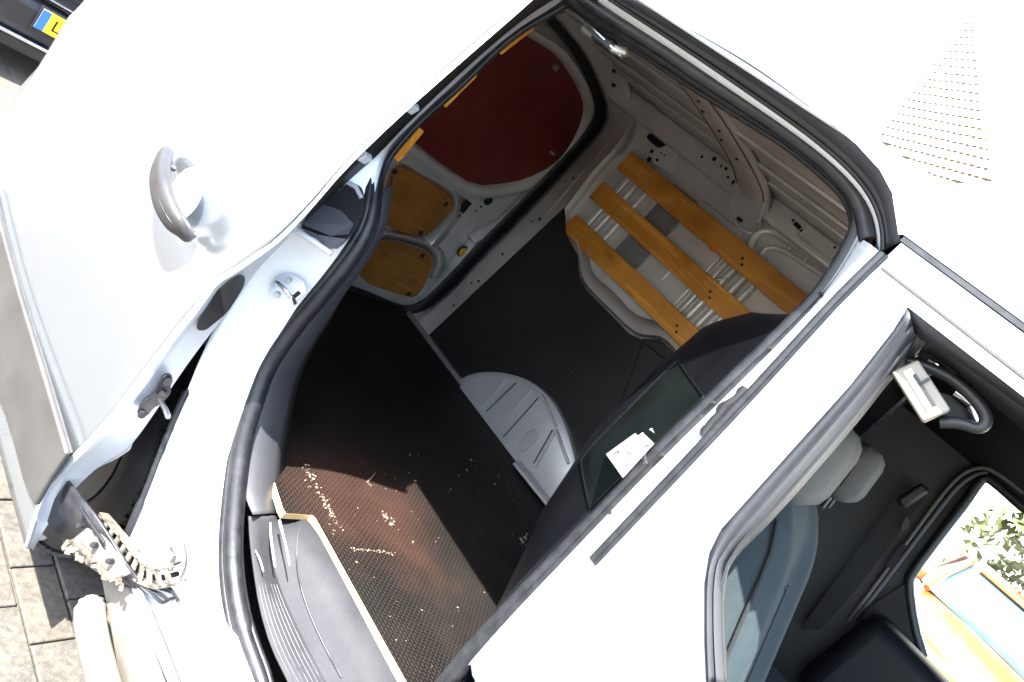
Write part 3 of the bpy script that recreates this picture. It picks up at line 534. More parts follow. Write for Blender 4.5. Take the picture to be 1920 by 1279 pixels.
g2 = [(-1.9600,0.9961,1.9341),(-1.9600,1.1328,1.9382),(-1.9600,1.2836,1.9357),(-1.9600,1.4463,1.9087),(-1.9600,1.5958,1.8724),(-1.9600,1.6517,1.8164),(-1.9600,1.6671,1.7130),(-1.9600,1.6593,1.5324),(-1.9600,1.6365,1.2735),(-1.9600,1.6080,1.0395),(-1.9600,1.5969,0.8009),(-1.9600,1.5657,0.6674),(-1.9600,1.5380,0.5865)]
ridge = [(-1.9000,0.9971,2.0081)] + [(-1.9000,1.1113,2.0239), (-1.8800,1.2671,2.0190), (-1.8600,1.4061,1.9919)] + [(-1.8135,1.5000,1.9431),(-1.7585,1.5000,1.8729),(-1.7270,1.5000,1.7962),(-1.7360,1.5000,1.6858),(-1.7353,1.5000,1.6005),(-1.7149,1.5000,1.4466),(-1.7328,1.5000,1.1161),(-1.7453,1.5000,0.8758),(-1.7549,1.5000,0.6985),(-1.7548,1.5000,0.5926)]
g2r, rdr = resample(smoothp(g2, 2), 60), resample(smoothp(ridge, 2), 60)
pil = MB().quadgrid([g2r, [a.lerp(b, .12)+Vector((.012, -.006, 0)) for a, b in zip(g2r, rdr)], [a.lerp(b, .86)+Vector((.008, -.006, 0)) for a, b in zip(g2r, rdr)], [a.lerp(b, .97)+Vector((.012, -.008, 0)) for a, b in zip(g2r, rdr)], rdr, [b+Vector((.01, .05, 0)) for b in rdr]]).build('rear_pillar', PAINT_IN, van, smooth=60, solid=.003)
for t, f, r in ((14, .5, .011), (16, .55, .004), (29, .5, .006), (30, .35, .004), (36, .6, .008), (37, .45, .004), (43, .5, .006), (48, .55, .006), (49, .4, .004), (53, .5, .005)):
    c = g2r[t].lerp(rdr[t], f)+Vector((.012, -.010, 0)); disc(MB(), c, (.75, -.65, 0), r, .004, 10).build('pillar_hole', HOLE, pil)
up = [(-1.8800,1.3607,1.9668), (-1.8800,1.3668,2.0130)]
MB().bar(up[0], up[1], .016, .03, (.7, -.7, 0)).build('pillar_slot', HOLE, pil)
# upper rear corner behind the pillar
MB().quadgrid([[b+Vector((.008, .045, 0)) for b in rdr[:24]], [Vector((b.x+.16, 1.56, b.z+.05)) for b in rdr[:24]]]).build('upper_corner_panel', PAINT_IN, van, smooth=60, solid=.003)

# --- rear doors (inner face)
rd = panel('rear_door', [(-2.05,.70,.50), (-2.05,1.73,.50), (-2.05,1.73,2.0), (-2.05,.70,2.0)], [], PAINT_IN, van, .01, 0)
rd2 = panel('rear_door', [(-2.055,.03,.56), (-2.055,.695,.56), (-2.055,.695,1.95), (-2.055,.03,1.95)], [], PAINT_IN, van, .01, 0)
cov = [(-2.0300,0.8882,1.7971),(-2.0300,1.0581,1.8335),(-2.0300,1.1921,1.8634),(-2.0300,1.3138,1.8591),(-2.0300,1.4436,1.8452),(-2.0300,1.5435,1.8204),(-2.0300,1.6083,1.7700),(-2.0300,1.6676,1.6508),(-2.0300,1.6680,1.5413),(-2.0300,1.5752,1.4054),(-2.0300,1.4656,1.3255),(-2.0300,1.3387,1.2501),(-2.0300,1.1115,1.2432),(-2.0300,0.9442,1.2529),(-2.0300,0.7863,1.2528),(-2.0300,0.7322,1.4008),(-2.0300,0.7816,1.6076)]
covs = smoothp(cov, 1, True)
MB().prism(covs, (-.01, 0, 0)).build('window_cover', RED, rd)
ctr = sum((Vector(p) for p in covs), Vector())/len(covs)
def ring(k, dx): return [Vector((p.x+dx, ctr.y+(p.y-ctr.y)*k, ctr.z+(p.z-ctr.z)*k)) for p in covs+[covs[0]]]
MB().quadgrid([ring(.985, -.004), ring(1.0, .012), ring(1.03, .030), ring(1.10, .034), ring(1.16, .012), ring(1.22, .0)]).build('window_surround', PAINT_IN, rd, smooth=60)
for q in [(-2.0180,1.2344,1.8305),(-2.0180,1.5816,1.5749),(-2.0180,1.1273,1.2460),(-2.0180,1.2375,1.8220)]: MB().box(q, (.02, .022, .014)).build('cover_clip', ZINC, rd, bevel=.003)
w1 = smoothp([(-2.0350,1.0183,0.9481),(-2.0350,0.9340,1.0587),(-2.0350,0.9162,1.1374),(-2.0350,0.9366,1.1560),(-2.0350,1.2227,1.1656),(-2.0350,1.2843,1.1485),(-2.0350,1.3200,1.1054),(-2.0350,1.3059,0.9649),(-2.0350,1.2800,0.9384),(-2.0350,1.0791,0.9044)], 1, True)
w2 = smoothp([(-2.0350,1.1301,0.6368),(-2.0350,1.0568,0.7639),(-2.0350,1.0836,0.8424),(-2.0350,1.1308,0.8566),(-2.0350,1.3363,0.8908),(-2.0350,1.4294,0.8809),(-2.0350,1.4746,0.8302),(-2.0350,1.5246,0.6912),(-2.0350,1.4936,0.6500)], 1, True)
for w, sc in ((w1, "740,322 836,383 789,437 722,418"), (w2, "792,481 766,551 690,460 700,520")):
    MB().prism(w, (.008, 0, 0)).build('wood_panel', PANEL, rd)
for q in [(-2.0260,0.9246,1.1216),(-2.0260,1.2652,1.1193),(-2.0260,1.2596,0.9549),(-2.0260,1.3610,0.8671),(-2.0260,1.4617,0.6670)]: disc(MB(), q, (1, 0, 0), .012, .004, 12).build('panel_screw', BLACK, rd, smooth=50)
# ridge between and around the panels
for pth, r in (("716,436 760,444 800,456 822,470 830,492 818,520", .022), ("752,300 800,330 850,352 862,374 856,400 820,436", .018), ("860,352 880,362 930,356 985,345 1020,330", .02), ("640,530 690,540 745,566 790,560 818,528 850,490", .02)):
    pass
loft('door_pressing', [[(-2.0400,1.0758,0.8904),(-2.0400,1.1988,0.9206),(-2.0400,1.3240,0.9441),(-2.0400,1.4325,0.9393),(-2.0400,1.5261,0.8991),(-2.0400,1.5835,0.8069)], [(-2.0120,1.0739,0.8852),(-2.0120,1.1921,0.9127),(-2.0120,1.3067,0.9309),(-2.0120,1.3956,0.9209),(-2.0120,1.4664,0.8851),(-2.0120,1.5119,0.8037)], [(-2.0400,1.1107,0.8530),(-2.0400,1.2387,0.8802),(-2.0400,1.3584,0.8959),(-2.0400,1.4358,0.8827),(-2.0400,1.4904,0.8388),(-2.0400,1.5160,0.7752)]], PAINT_IN, rd, 40, 60, .002)
loft('door_pressing', [[(-2.0400,0.9320,1.1844),(-2.0400,1.0826,1.1935),(-2.0400,1.2434,1.2072),(-2.0400,1.3424,1.1908),(-2.0400,1.3994,1.1263),(-2.0400,1.4197,1.0040),(-2.0400,1.4120,0.9052)], [(-2.0080,0.9009,1.1715),(-2.0080,1.0488,1.1767),(-2.0080,1.1998,1.1855),(-2.0080,1.2780,1.1712),(-2.0080,1.3288,1.1116),(-2.0080,1.3436,0.9960),(-2.0080,1.3394,0.9260)], [(-2.0400,0.9345,1.1488),(-2.0400,1.0742,1.1504),(-2.0400,1.2272,1.1584),(-2.0400,1.2873,1.1463),(-2.0400,1.3301,1.1003),(-2.0400,1.3276,0.9704),(-2.0400,1.3062,0.9241)]], PAINT_IN, rd, 40, 60, .002)
loft('door_pressing', [[(-2.0400,1.5347,1.0536),(-2.0400,1.5561,1.1116),(-2.0400,1.6033,1.1489),(-2.0400,1.6272,1.2251),(-2.0400,1.6336,1.3896),(-2.0400,1.6550,1.5590)], [(-1.9960,1.5436,1.0399),(-1.9960,1.5840,1.0896),(-1.9960,1.6188,1.1373),(-1.9960,1.6308,1.2339),(-1.9960,1.6343,1.4026),(-1.9960,1.6666,1.5705)], [(-2.0350,1.6835,1.0203),(-2.0350,1.7144,1.0739),(-2.0350,1.7426,1.1302),(-2.0350,1.7311,1.2367),(-2.0350,1.7526,1.4129),(-2.0350,1.7821,1.5816)]], PAINT_IN, rd, 40, 60, .002)
loft('door_pressing', [[(-2.0400,1.5410,0.6550),(-2.0400,1.5709,0.7065),(-2.0400,1.5651,0.8001),(-2.0400,1.5467,0.9272),(-2.0400,1.5549,1.0361)], [(-2.0000,1.5472,0.6573),(-2.0000,1.5781,0.7158),(-2.0000,1.5772,0.8041),(-2.0000,1.5632,0.9263),(-2.0000,1.5658,1.0395)], [(-2.0300,1.6304,0.6413),(-2.0300,1.6650,0.6986),(-2.0300,1.6725,0.7855),(-2.0300,1.6597,0.9055),(-2.0300,1.6675,1.0177)]], PAINT_IN, rd, 40, 60, .002)
yp = (-2.0200,1.5495,0.9742)
disc(MB(), yp, (1, 0, 0), .030, .004, 20).build('plug_ring', BLACK, rd, smooth=50)
disc(MB(), Vector(yp)+Vector((.006, 0, 0)), (1, 0, 0), .022, .004, 20).build('yellow_plug', YELLOW, rd, smooth=50)
MB().prism([(-2.0300,1.3470,1.1278),(-2.0300,1.3473,1.1854),(-2.0300,1.3924,1.1827),(-2.0300,1.3923,1.1243)], (.004, 0, 0)).build('latch_slot', HOLE, rd)
disc(MB(), (-2.0300,1.4719,1.2329), (1, 0, 0), .022, .004, 16).build('latch_hole', HOLE, rd)
for q, r in zip([(-2.0300,1.3455,1.2086),(-2.0300,1.4586,1.1924),(-2.0300,1.4500,1.1665),(-2.0300,1.3874,1.1066),(-2.0300,1.2770,1.1546)], (.004, .005, .004, .005, .004)): disc(MB(), q, (1, 0, 0), r, .003, 8).build('latch_hole', HOLE, rd)
# plywood blocks along the meeting edge
near_slats = ([(-1.1700,0.1262,1.6418),(-1.1700,0.1413,1.6420),(-1.1700,0.1699,1.7304),(-1.1700,0.1547,1.7310)], [(-1.1700,0.0946,1.4827),(-1.1700,0.1117,1.4815),(-1.1700,0.1253,1.5720),(-1.1700,0.1198,1.5784),(-1.1700,0.1096,1.5747)], [(-1.1700,0.0840,1.3274),(-1.1700,0.1047,1.3249),(-1.1700,0.1056,1.4120),(-1.1700,0.0894,1.4131)])
for w in near_slats: MB().prism(w, (-.85, 0, 0)).build('wood_slat', PINE, van)

# --- ceiling and roof skin
PROF_O = [(-.10, 1.812), (-.096, 1.826), (-.06, 1.838), (0, 1.853), (.2, 1.908), (.5, 1.976), (.8, 2.015), (1.15, 2.03), (1.45, 2.015), (1.70, 1.985), (1.745, 1.93)]
xs = [-2.12, -1.8, -1.4, -1.0, -.6, -.2, .2, .55]
roof = MB().quadgrid([[(x, y, z) for (y, z) in PROF_O] for x in xs]).build('roof', PAINT, van, smooth=60, solid=.003)
PROF_I = [(.05, 1.815), (.10, 1.84), (.2, 1.872), (.5, 1.935), (.8, 1.972), (1.15, 1.987), (1.45, 1.985), (1.56, 1.96)]
ceil = MB().quadgrid([[(x, y, z) for (y, z) in PROF_I] for x in (-2.06, -1.5, -1.0, -.27)]).build('roof_lining_sheet', PAINT_IN, van, smooth=60, solid=.002)
for y, z in ((.35, 1.905), (.55, 1.945), (.78, 1.966), (1.0, 1.976), (1.22, 1.982), (1.36, 1.982)):
    MB().box((-1.15, y, z-.004), (1.7, .05, .012)).build('roof_rib', PAINT_IN, ceil, bevel=.004)
bow_path = [(-1.16,.12,1.835), (-1.155,.3,1.88), (-1.15,.55,1.932), (-1.145,.8,1.955), (-1.14,1.1,1.963), (-1.12,1.32,1.955), (-1.11,1.43,1.935), (-1.105,1.50,1.89)]
bp = resample(smoothp(bow_path, 2), 30); rows = []
for p in bp: rows.append([p+Vector((dx, 0, dz)) for dx, dz in ((-.075, .02), (-.062, -.004), (-.03, -.012), (.03, -.012), (.062, -.004), (.075, .02))])
bow = MB().quadgrid(rows).build('roof_bow', PAINT_IN, van, smooth=50, solid=.003)
MB().tube([p+Vector((-.066, 0, -.004)) for p in bp[4:]], .0035, 6).build('sealant_line', RUST, bow, smooth=60)
MB().tube([p+Vector((.066, 0, -.004)) for p in bp[4:]], .002, 6).build('sealant_line', RUST, bow, smooth=60)
MB().prism([(-1.19,1.40,1.945), (-1.04,1.40,1.945), (-1.03,1.485,1.87), (-1.06,1.485,1.845), (-1.15,1.485,1.845), (-1.185,1.485,1.88)], (0, .012, .012)).build('bow_foot', PAINT_IN, bow, bevel=.008)
for t in (14, 16, 18, 20, 22): disc(MB(), bp[t]+Vector((.02 if t % 4 else -.01, 0, -.014)), (0, 0, -1), .006, .003, 8).build('bow_hole', HOLE, bow)
# upper rail above the opening, seen from inside, its shade painted in as black
ir_a = [Vector(p)+Vector((0, .014, 0)) for p in [(-1.0129,0.0200,1.7858),(-0.9190,0.0200,1.7841),(-0.8009,0.0200,1.7908),(-0.6879,0.0200,1.7915),(-0.5720,0.0200,1.7973),(-0.4765,0.0200,1.8014),(-0.4154,0.0200,1.7974),(-0.3659,0.0200,1.7916),(-0.3350,0.0200,1.7757),(-0.3116,0.0200,1.7473)]]
ir_b = [Vector((p.x, .10, p.z+.012)) for p in ir_a]
loft('inner_roof_rail', [ir_a, [Vector(a).lerp(Vector(b), .5)+Vector((0, 0, -.006)) for a, b in zip(ir_a, ir_b)], ir_b], BLACK, van, 40, 60, .003)
# roller arm hanging from the top rail
arm = MB().tube([(-1.0335,0.0300,1.7827),(-0.9785,0.0400,1.7787),(-0.9219,0.0500,1.7719),(-0.8733,0.0550,1.7668),(-0.8511,0.0600,1.7686)], .008, 8).build('roller_arm', STEEL, van, smooth=60)
MB().tube([(-0.9604,0.0600,1.7675),(-0.9277,0.0600,1.7684)], .010, 12).build('roller', CREAM, arm, smooth=60)
MB().box((-0.9023,0.0550,1.7695), (.05, .02, .022)).build('roller_bracket', BLACK, arm, bevel=.004)
MB().bar((-0.8752,0.0550,1.7657), (-0.8426,0.0550,1.7771), .012, .016).build('roller_clip', ZINC, arm, bevel=.003)

# --- bulkhead between cab and load space: bulges rearward
ZS = [.5,.6,.81,.96,1.06,1.23,1.41,1.52,1.59,1.64,1.72,2.1]; BS = [-.02,-.02,0,.09,.15,.19,.19,.18,.13,.03,0,0]
def interp(x, xs_, ys_):
    for i in range(len(xs_)-1):
        if x <= xs_[i+1]: return ys_[i]+(ys_[i+1]-ys_[i])*(x-xs_[i])/(xs_[i+1]-xs_[i])
    return ys_[-1]
def bulk_x(y, z):
    s = min(1, max(0, (y-.02)/.30)); e = min(1, max(0, (1.48-y)/.30))
    return -(interp(z, [.5, .75, .86, .97, 3], [.17, .19, .245, .285, .285])+interp(z, ZS, BS)*math.sin(s*math.pi/2)*math.sin(e*math.pi/2))
ysb = [.02+.02*i for i in range(20)]+[.45+.08*i for i in range(14)]
zsb = [.56+.025*i for i in range(54)]
bulk = MB().quadgrid([[(bulk_x(y, z), y, z) for y in ysb] for z in zsb if z < 1.86]).build('bulkhead', BULK, van, smooth=60, solid=.004, )
# window in the bulkhead, set in a thin moulded rim
gy = [.03+.0105*i for i in range(13)]; gz = [1.20+.0175*i for i in range(15)]
glassm = MB().quadgrid([[(bulk_x(y, z)-.0045, y, z) for y in gy] for z in gz]).build('bulkhead_window', BGLASS, bulk, smooth=60)
rim = [(bulk_x(gy[0], z)-.005, gy[0], z) for z in gz]+[(bulk_x(y, gz[-1])-.005, y, gz[-1]) for y in gy]+[(bulk_x(gy[-1], z)-.005, gy[-1], z) for z in gz[::-1]]+[(bulk_x(y, gz[0])-.005, y, gz[0]) for y in gy[::-1]]
MB().tube(smoothp(rim, 1, True), .002, 8, True).build('window_rim', BULK, bulk, smooth=60)
stk = [(-0.3629,0.0920,1.2594), (-0.2932,-0.0925,1.3584), (-0.2931,-0.0745,1.3555), (-0.2931,-0.0715,1.3623), (-0.2931,0.0020,1.3492), (-0.4591,0.6090,1.1281), (-0.2931,0.0135,1.2834), (-0.2931,0.0135,1.2764)]
MB().prism(stk, (-.0008, -.0008, 0)).build('white_sticker', WHITE, bulk)
MB().prism([(-0.2931,-0.0595,1.3701), (-0.2930,-0.0565,1.3728), (-0.2930,-0.0355,1.3670)], (-.0008, -.0008, 0)).build('white_sticker', WHITE, bulk)
S0, S1, S2 = Vector(stk[0]), Vector(stk[1]), Vector(stk[7])
ex = (S2-S0).normalized(); ey = ((S1-S0)-ex*(S1-S0).dot(ex)).normalized(); ez = ex.cross(ey)
def stick(txt, fx, fy, size, rot=0):
    ux, uy = S2-S0, S1-S0; o = S0+ux*fx+uy*fy
    x2 = ux*math.cos(rot)+uy*math.sin(rot); y2 = -(ux*math.sin(rot)-uy*math.cos(rot)); n = x2.cross(y2).normalized()
    vw = (Vector((0,-1,1.55))-o).normalized()
    if n.dot(vw) < 0: y2 = -y2; n = -n
    M4 = Matrix.Identity(4)
    for i in range(3): M4[i][0], M4[i][1], M4[i][2], M4[i][3] = x2[i], y2[i], n[i], o[i]+n[i]*.0022
    text_mesh('sticker_print', txt, size, M4, INK, bulk, .0002)
stick('7', .12, .22, .26, 0); stick('7', .62, .20, .26, 0); stick('V', .52, .62, .20, 2.6); stick('7MM0', .62, .82, .13, -.4); stick('V', .60, 1.05, .2, 2.6)

# --- inner skin on the near side, behind the opening, and the load floor edge
near = panel('near_side_lining', [(-2.05,.065,.56), (-1.08,.065,.56), (-1.17,.065,.9), (-1.21,.065,1.1), (-1.19,.065,1.45), (-1.17,.065,1.87), (-2.05,.065,1.87)], [], PAINT_IN, van, .004, 0)
MB().quadgrid([[(x, y, .30) for x in (-2.2, .9)] for y in (.05, 1.6)]).build('underbody', DARKSTEEL, van)
panel('far_outer_skin', [(-2.25,1.735,.3), (.0,1.735,.3), (.0,1.735,1.2), (-.2,1.735,1.9), (-2.25,1.735,1.95)], [], PAINT, van, .004, 0)

# --- body side behind the opening (quarter panel) and rear corner
QZ = [(1.82, -.085, -2.16), (1.5, -.11, -2.20), (1.25, -.122, -2.215), (1.037, -.13, -2.243), (.976, -.13, -2.236), (.92, -.13, -2.255), (.874, -.13, -2.293), (.843, -.13, -2.324), (.74, -.13, -2.365), (.645, -.13, -2.395), (.60, -.13, -2.365), (.549, -.13, -2.318), (.45, -.12, -2.30), (.33, -.10, -2.29)]
qrows = []
for (z, y, xr) in QZ:
    r_ = [Vector((x, y, z)) for x in (-1.62, -1.8, -2.0)]
    r_ += [Vector((xr+.09, y+.002, z)), Vector((xr+.03, y+.008, z)), Vector((xr, y+.03, z)), Vector((xr-.015, y+.09, z)), Vector((xr-.02, y+.25, z)), Vector((xr-.02, y+.9, z)), Vector((xr-.02, y+1.7, z))]
    qrows.append(r_)
MB().quadgrid(qrows).build('quarter_panel', PAINT, van, smooth=45, solid=.003)
# upper part of the quarter, ahead of it and behind the slid door
up_rows = [[Vector((x, y, z)) for x in (-1.085, -1.35, -1.62)] for (z, y, xr) in QZ if z > .90]
MB().quadgrid(up_rows).build('side_panel', PAINT, van, smooth=45, solid=.003)

# --- rear wheel seen in the gap and under the door
wc = Vector((-1.33, .06, .315))
wheel = bpy.data.objects.new('rear_wheel', None); wheel.location = wc; col.objects.link(wheel); wheel.parent = van; wheel.matrix_parent_inverse = van.matrix_basis.inverted()
def ty_prof(w, R0, r0): return [(r0, -w*.42), (r0+.02, -w*.5), ((r0+R0)*.5, -w*.54), (R0-.035, -w*.5), (R0-.008, -w*.42), (R0, -w*.3), (R0, w*.3), (R0-.008, w*.42), (R0-.035, w*.5), ((r0+R0)*.5, w*.54), (r0+.02, w*.5), (r0, w*.42)]
def wheel_parts(par, c, axis, w=.185, R0=.315, r0=.20, rimmat=None):
    t = MB().lathe(ty_prof(w, R0, r0), c, axis, 48).build('tyre', TYRE, par, smooth=40)
    rm = MB().lathe([(.03, w*.30), (.06, w*.36), (.12, w*.30), (.17, w*.40), (r0, w*.46), (r0, -w*.4)], c, axis, 32).build('rim', rimmat or ZINC, par, smooth=40)
    return t
wheel_parts(wheel, wc, (0, -1, 0), rimmat=BLACK)
tb = MB()
for k in range(64):
    t = 2*math.pi*k/64
    for s in (-1, 1):
        c = wc+Vector((math.cos(t)*.3155, s*.048, math.sin(t)*.3155))
        tb.box(c, (.008, .075, .019), Matrix.Rotation(-t, 3, 'Y') @ Matrix.Rotation(s*.35, 3, 'X'))
tb.build('tread', TYRE, wheel)
MB().prism(smoothp([(-1.2170,-0.0300,0.0301),(-1.1991,-0.0300,0.0637),(-1.1735,-0.0300,0.0827),(-1.1672,-0.0300,0.0747),(-1.1894,-0.0300,0.0437)], 1, True), (0, .004, 0)).build('tyre_mark', CREAM, wheel)
# inner wheel housing
hr = []
for k in range(25):
    t = math.pi*(-.03+1.06*k/24); hr.append([wc+Vector((math.cos(t)*r, y, math.sin(t)*r)) for r, y in ((.37, -.06), (.37, .105), (.30, .115), (.05, .115))])
MB().quadgrid(hr).build('wheel_housing', BLACK, van, smooth=50)
# dark edge rubber along the jamb beside the tyre
MB().tube(smoothp([(-1.0215,-0.1000,0.7229),(-1.0069,-0.1000,0.6785),(-0.9879,-0.1000,0.6353),(-0.9626,-0.1000,0.5765),(-0.9343,-0.1000,0.5180),(-0.9133,-0.1000,0.4656),(-0.8911,-0.1000,0.4146)], 2), [.003]*2+[.0065]*18+[.009]*8, 8).build('jamb_edge_rubber', RUBBER, van, smooth=60)

# --- sliding door, pushed back and standing proud of the side
FE = [(-0.9224,-0.1280,1.7375),(-0.9236,-0.1300,1.7125),(-0.9521,-0.1400,1.5691),(-0.9730,-0.1550,1.4268),(-0.9758,-0.1750,1.2994),(-0.9689,-0.1850,1.2207),(-0.9699,-0.1900,1.1722),(-0.9696,-0.1950,1.1416),(-0.9746,-0.2000,1.1079),(-0.9954,-0.2100,1.0362),(-1.0125,-0.2200,0.9871),(-1.0063,-0.2200,0.9451),(-1.0107,-0.2200,0.8591),(-1.0117,-0.2200,0.7271),(-1.0110,-0.2200,0.6292),(-1.0228,-0.2200,0.5344),(-1.0356,-0.2200,0.4588),(-1.0444,-0.2200,0.4128),(-1.0307,-0.2180,0.3726),(-0.9978,-0.2140,0.3108),(-0.9887,-0.2120,0.2875)]
fe = resample(smoothp(FE, 1), 60)
def door_y(z): return interp(z, [.2, .32, .42, .52, .56, .80, .93, .955, .985, 1.02, 1.15, 1.3, 1.5, 1.8], [-.208, -.214, -.219, -.222, -.222, -.226, -.228, -.2275, -.220, -.2165, -.208, -.190, -.166, -.13])
drows = []
XR = -2.10
for p in fe:
    row = [p]
    for k, fr in enumerate((.006, .02, .05, .12, .22, .35, .5, .65, .8, .92, .985, 1.0)):
        x = p.x+(XR-p.x)*fr; z = p.z+.055*fr*(1 if p.z < 1.3 else .3)
        yy = door_y(z - .055*fr) - .010*math.sin(math.pi*min(1, fr*1.02))
        if fr <= .02: yy = p.y+(yy-p.y)*(.5 if fr < .01 else .9)
        if fr >= .985: yy += .012 if fr < 1 else .05
        row.append(Vector((x, yy, z)))
    drows.append(row)
door = MB().quadgrid(drows).build('sliding_door', PAINT, van, smooth=35, solid=.0025)
# folded front edge of the door
ei = [(-0.9462,-0.1000,1.7465),(-0.9535,-0.1000,1.7191),(-0.9822,-0.1100,1.5716),(-1.0092,-0.1200,1.4231),(-1.0238,-0.1300,1.2868),(-1.0330,-0.1250,1.2031),(-1.0357,-0.1200,1.1546),(-1.0267,-0.1300,1.1251),(-1.0264,-0.1350,1.0884),(-1.0380,-0.1350,1.0259),(-1.0284,-0.1350,0.9293),(-1.0304,-0.1350,0.8339),(-1.0263,-0.1350,0.7473),(-1.0152,-0.1350,0.6426),(-1.0116,-0.1350,0.5681),(-1.0167,-0.1400,0.5287),(-1.0369,-0.1450,0.4820),(-1.0349,-0.1600,0.4230),(-1.0298,-0.1700,0.3544),(-1.0090,-0.1800,0.2958),(-0.9998,-0.1800,0.2565)]
e0 = resample(smoothp(FE, 1), 70); e1 = resample(smoothp(ei, 2), 70)
ret = MB().quadgrid([e0, [a.lerp(b, .10)+Vector((.010, -.002, 0)) for a, b in zip(e0, e1)], [a.lerp(b, .22)+Vector((.008, 0, 0)) for a, b in zip(e0, e1)], [a.lerp(b, .30)+Vector((-.004, 0, 0)) for a, b in zip(e0, e1)], e1, [b+Vector((-.02, .01, 0)) for b in e1]]).build('door_edge', JAMB, door, smooth=45, solid=.002)
# rubber plug and latch on the door edge
ov = smoothp([Vector(p) for p in [(-1.0220,-0.1773,0.8767),(-1.0177,-0.1916,0.9039),(-1.0177,-0.1886,0.9349),(-1.0176,-0.1969,0.9619),(-1.0219,-0.1913,0.9911),(-1.0111,-0.1858,1.0247),(-1.0285,-0.1558,1.0136),(-1.0336,-0.1413,0.9927),(-1.0301,-0.1391,0.9547),(-1.0278,-0.1390,0.9257),(-1.0267,-0.1490,0.8980),(-1.0261,-0.1557,0.8766)]], 2, True)
MB().prism([p+Vector((.010, -.004, 0)) for p in ov], (.004, -.003, .001)).build('edge_grommet', BLACK, door)
lt = [p+Vector((.012, -.005, 0)) for p in smoothp([Vector(p) for p in [(-1.0168,-0.1739,0.6560),(-1.0182,-0.1827,0.6918),(-1.0206,-0.1695,0.7128),(-1.0215,-0.1778,0.7543),(-1.0228,-0.1709,0.7662),(-1.0250,-0.1534,0.7594),(-1.0244,-0.1447,0.7351),(-1.0235,-0.1337,0.7202),(-1.0201,-0.1418,0.6887),(-1.0193,-0.1496,0.6819),(-1.0171,-0.1516,0.6564)]], 1, True)]
lat = MB().prism(lt, (.012, -.006, .003)).build('edge_latch', DARKSTEEL, door, bevel=.002)
for q in [Vector(p) for p in [(-1.0178,-0.1671,0.6682),(-1.0238,-0.1614,0.7528),(-1.0226,-0.1543,0.7229)]]: disc(MB(), Vector(q)+Vector((.026, -.010, 0)), (.8, -.6, .1), .008, .007, 12).build('latch_bolt', DARKSTEEL, lat, smooth=50)
MB().tube([Vector((-1.0053,-0.1650,0.7155))+Vector((.02, -.006, 0)), Vector((-0.9807,-0.1700,0.7287))+Vector((.035, -.010, 0)), Vector((-0.9664,-0.1750,0.7362))+Vector((.05, -.014, 0))], .005, 10).build('latch_pin', STEEL, lat, smooth=60)
# lower door lip
loft('door_lower_lip', [[(-1.0145,-0.1320,0.5684),(-1.0284,-0.1320,0.5183),(-1.0540,-0.1320,0.4643),(-1.0657,-0.1320,0.4316)], [(-1.0150,-0.1280,0.5493),(-1.0303,-0.1280,0.5036),(-1.0547,-0.1280,0.4572),(-1.0691,-0.1280,0.4213)], [(-1.0703,-0.1000,0.5424),(-1.0829,-0.1000,0.4892),(-1.1079,-0.1000,0.4455)]], JAMB, door, 20, 60, .003)
# rub strip
rs = [(-1.8911,-0.2320,0.5692),(-1.7100,-0.2320,0.5587),(-1.4778,-0.2320,0.5439),(-1.2243,-0.2320,0.5343),(-1.0166,-0.2320,0.5248),(-1.0118,-0.2320,0.4596),(-0.9986,-0.2320,0.3937),(-1.0743,-0.2320,0.3834),(-1.1810,-0.2320,0.3863),(-1.2831,-0.2320,0.3841),(-1.3810,-0.2320,0.3673)]
MB().prism(rs, (0, -.012, 0)).build('rub_strip', STRIP, door, bevel=.004)
MB().tube([(-1.8640,-0.2430,0.5832),(-1.6855,-0.2430,0.5729),(-1.4566,-0.2430,0.5583),(-1.2067,-0.2430,0.5488),(-1.0020,-0.2430,0.5395)], .003, 6).build('strip_edge', HANDLE, door, smooth=60)
# handle: bowed grab bar over a round cup
hp = [(-1.3298,-0.2400,1.0579),(-1.2849,-0.2620,1.0514),(-1.2374,-0.2780,1.0434),(-1.1918,-0.2860,1.0360),(-1.1502,-0.2880,1.0312),(-1.1190,-0.2820,1.0257),(-1.1013,-0.2680,1.0202),(-1.1006,-0.2440,1.0092)]
hs = resample(smoothp(hp, 2), 28); hrows = []
for i, p in enumerate(hs):
    t = (hs[min(i+1, 27)]-hs[max(i-1, 0)]).normalized(); nrm = Vector((0, -1, 0)); nrm = (nrm-t*nrm.dot(t)).normalized(); w = t.cross(nrm)
    f = i/27; wd = .0235*(1-.35*abs(2*f-1)**3)*(.55 if i in (0, 27) else 1); th = .013*(.6 if i in (0, 27) else 1)
    hrows.append([p+w*(wd*math.copysign(abs(math.cos(a))**.7, math.cos(a)))+nrm*(th*math.copysign(abs(math.sin(a))**.7, math.sin(a))) for a in [2*math.pi*k/14 for k in range(14)]])
hb = MB().quadgrid(hrows, True); n0 = len(hb.v); hb.f += [tuple(range(14))[::-1], tuple(range(27*14, 28*14))]
hnd = hb.build('door_handle', HANDLE, door, smooth=50)
MB().tube([p+Vector((.004, -.0125, 0)) for p in hs[8:26]], .0012, 6).build('handle_seam', BLACK, hnd, smooth=60)
for a in ([(-1.3212,-0.2360,1.0578),(-1.2777,-0.2360,1.0607),(-1.2686,-0.2360,1.0496),(-1.2906,-0.2360,1.0436)], [(-1.1370,-0.2360,0.9987),(-1.1129,-0.2360,1.0253),(-1.0937,-0.2360,1.0206),(-1.1050,-0.2360,1.0026)]):
    MB().prism(smoothp(a, 1, True), (0, -.016, 0)).build('handle_foot', HANDLE, hnd, bevel=.004)
cupc = Vector((-1.1906,-0.2445,1.0520))
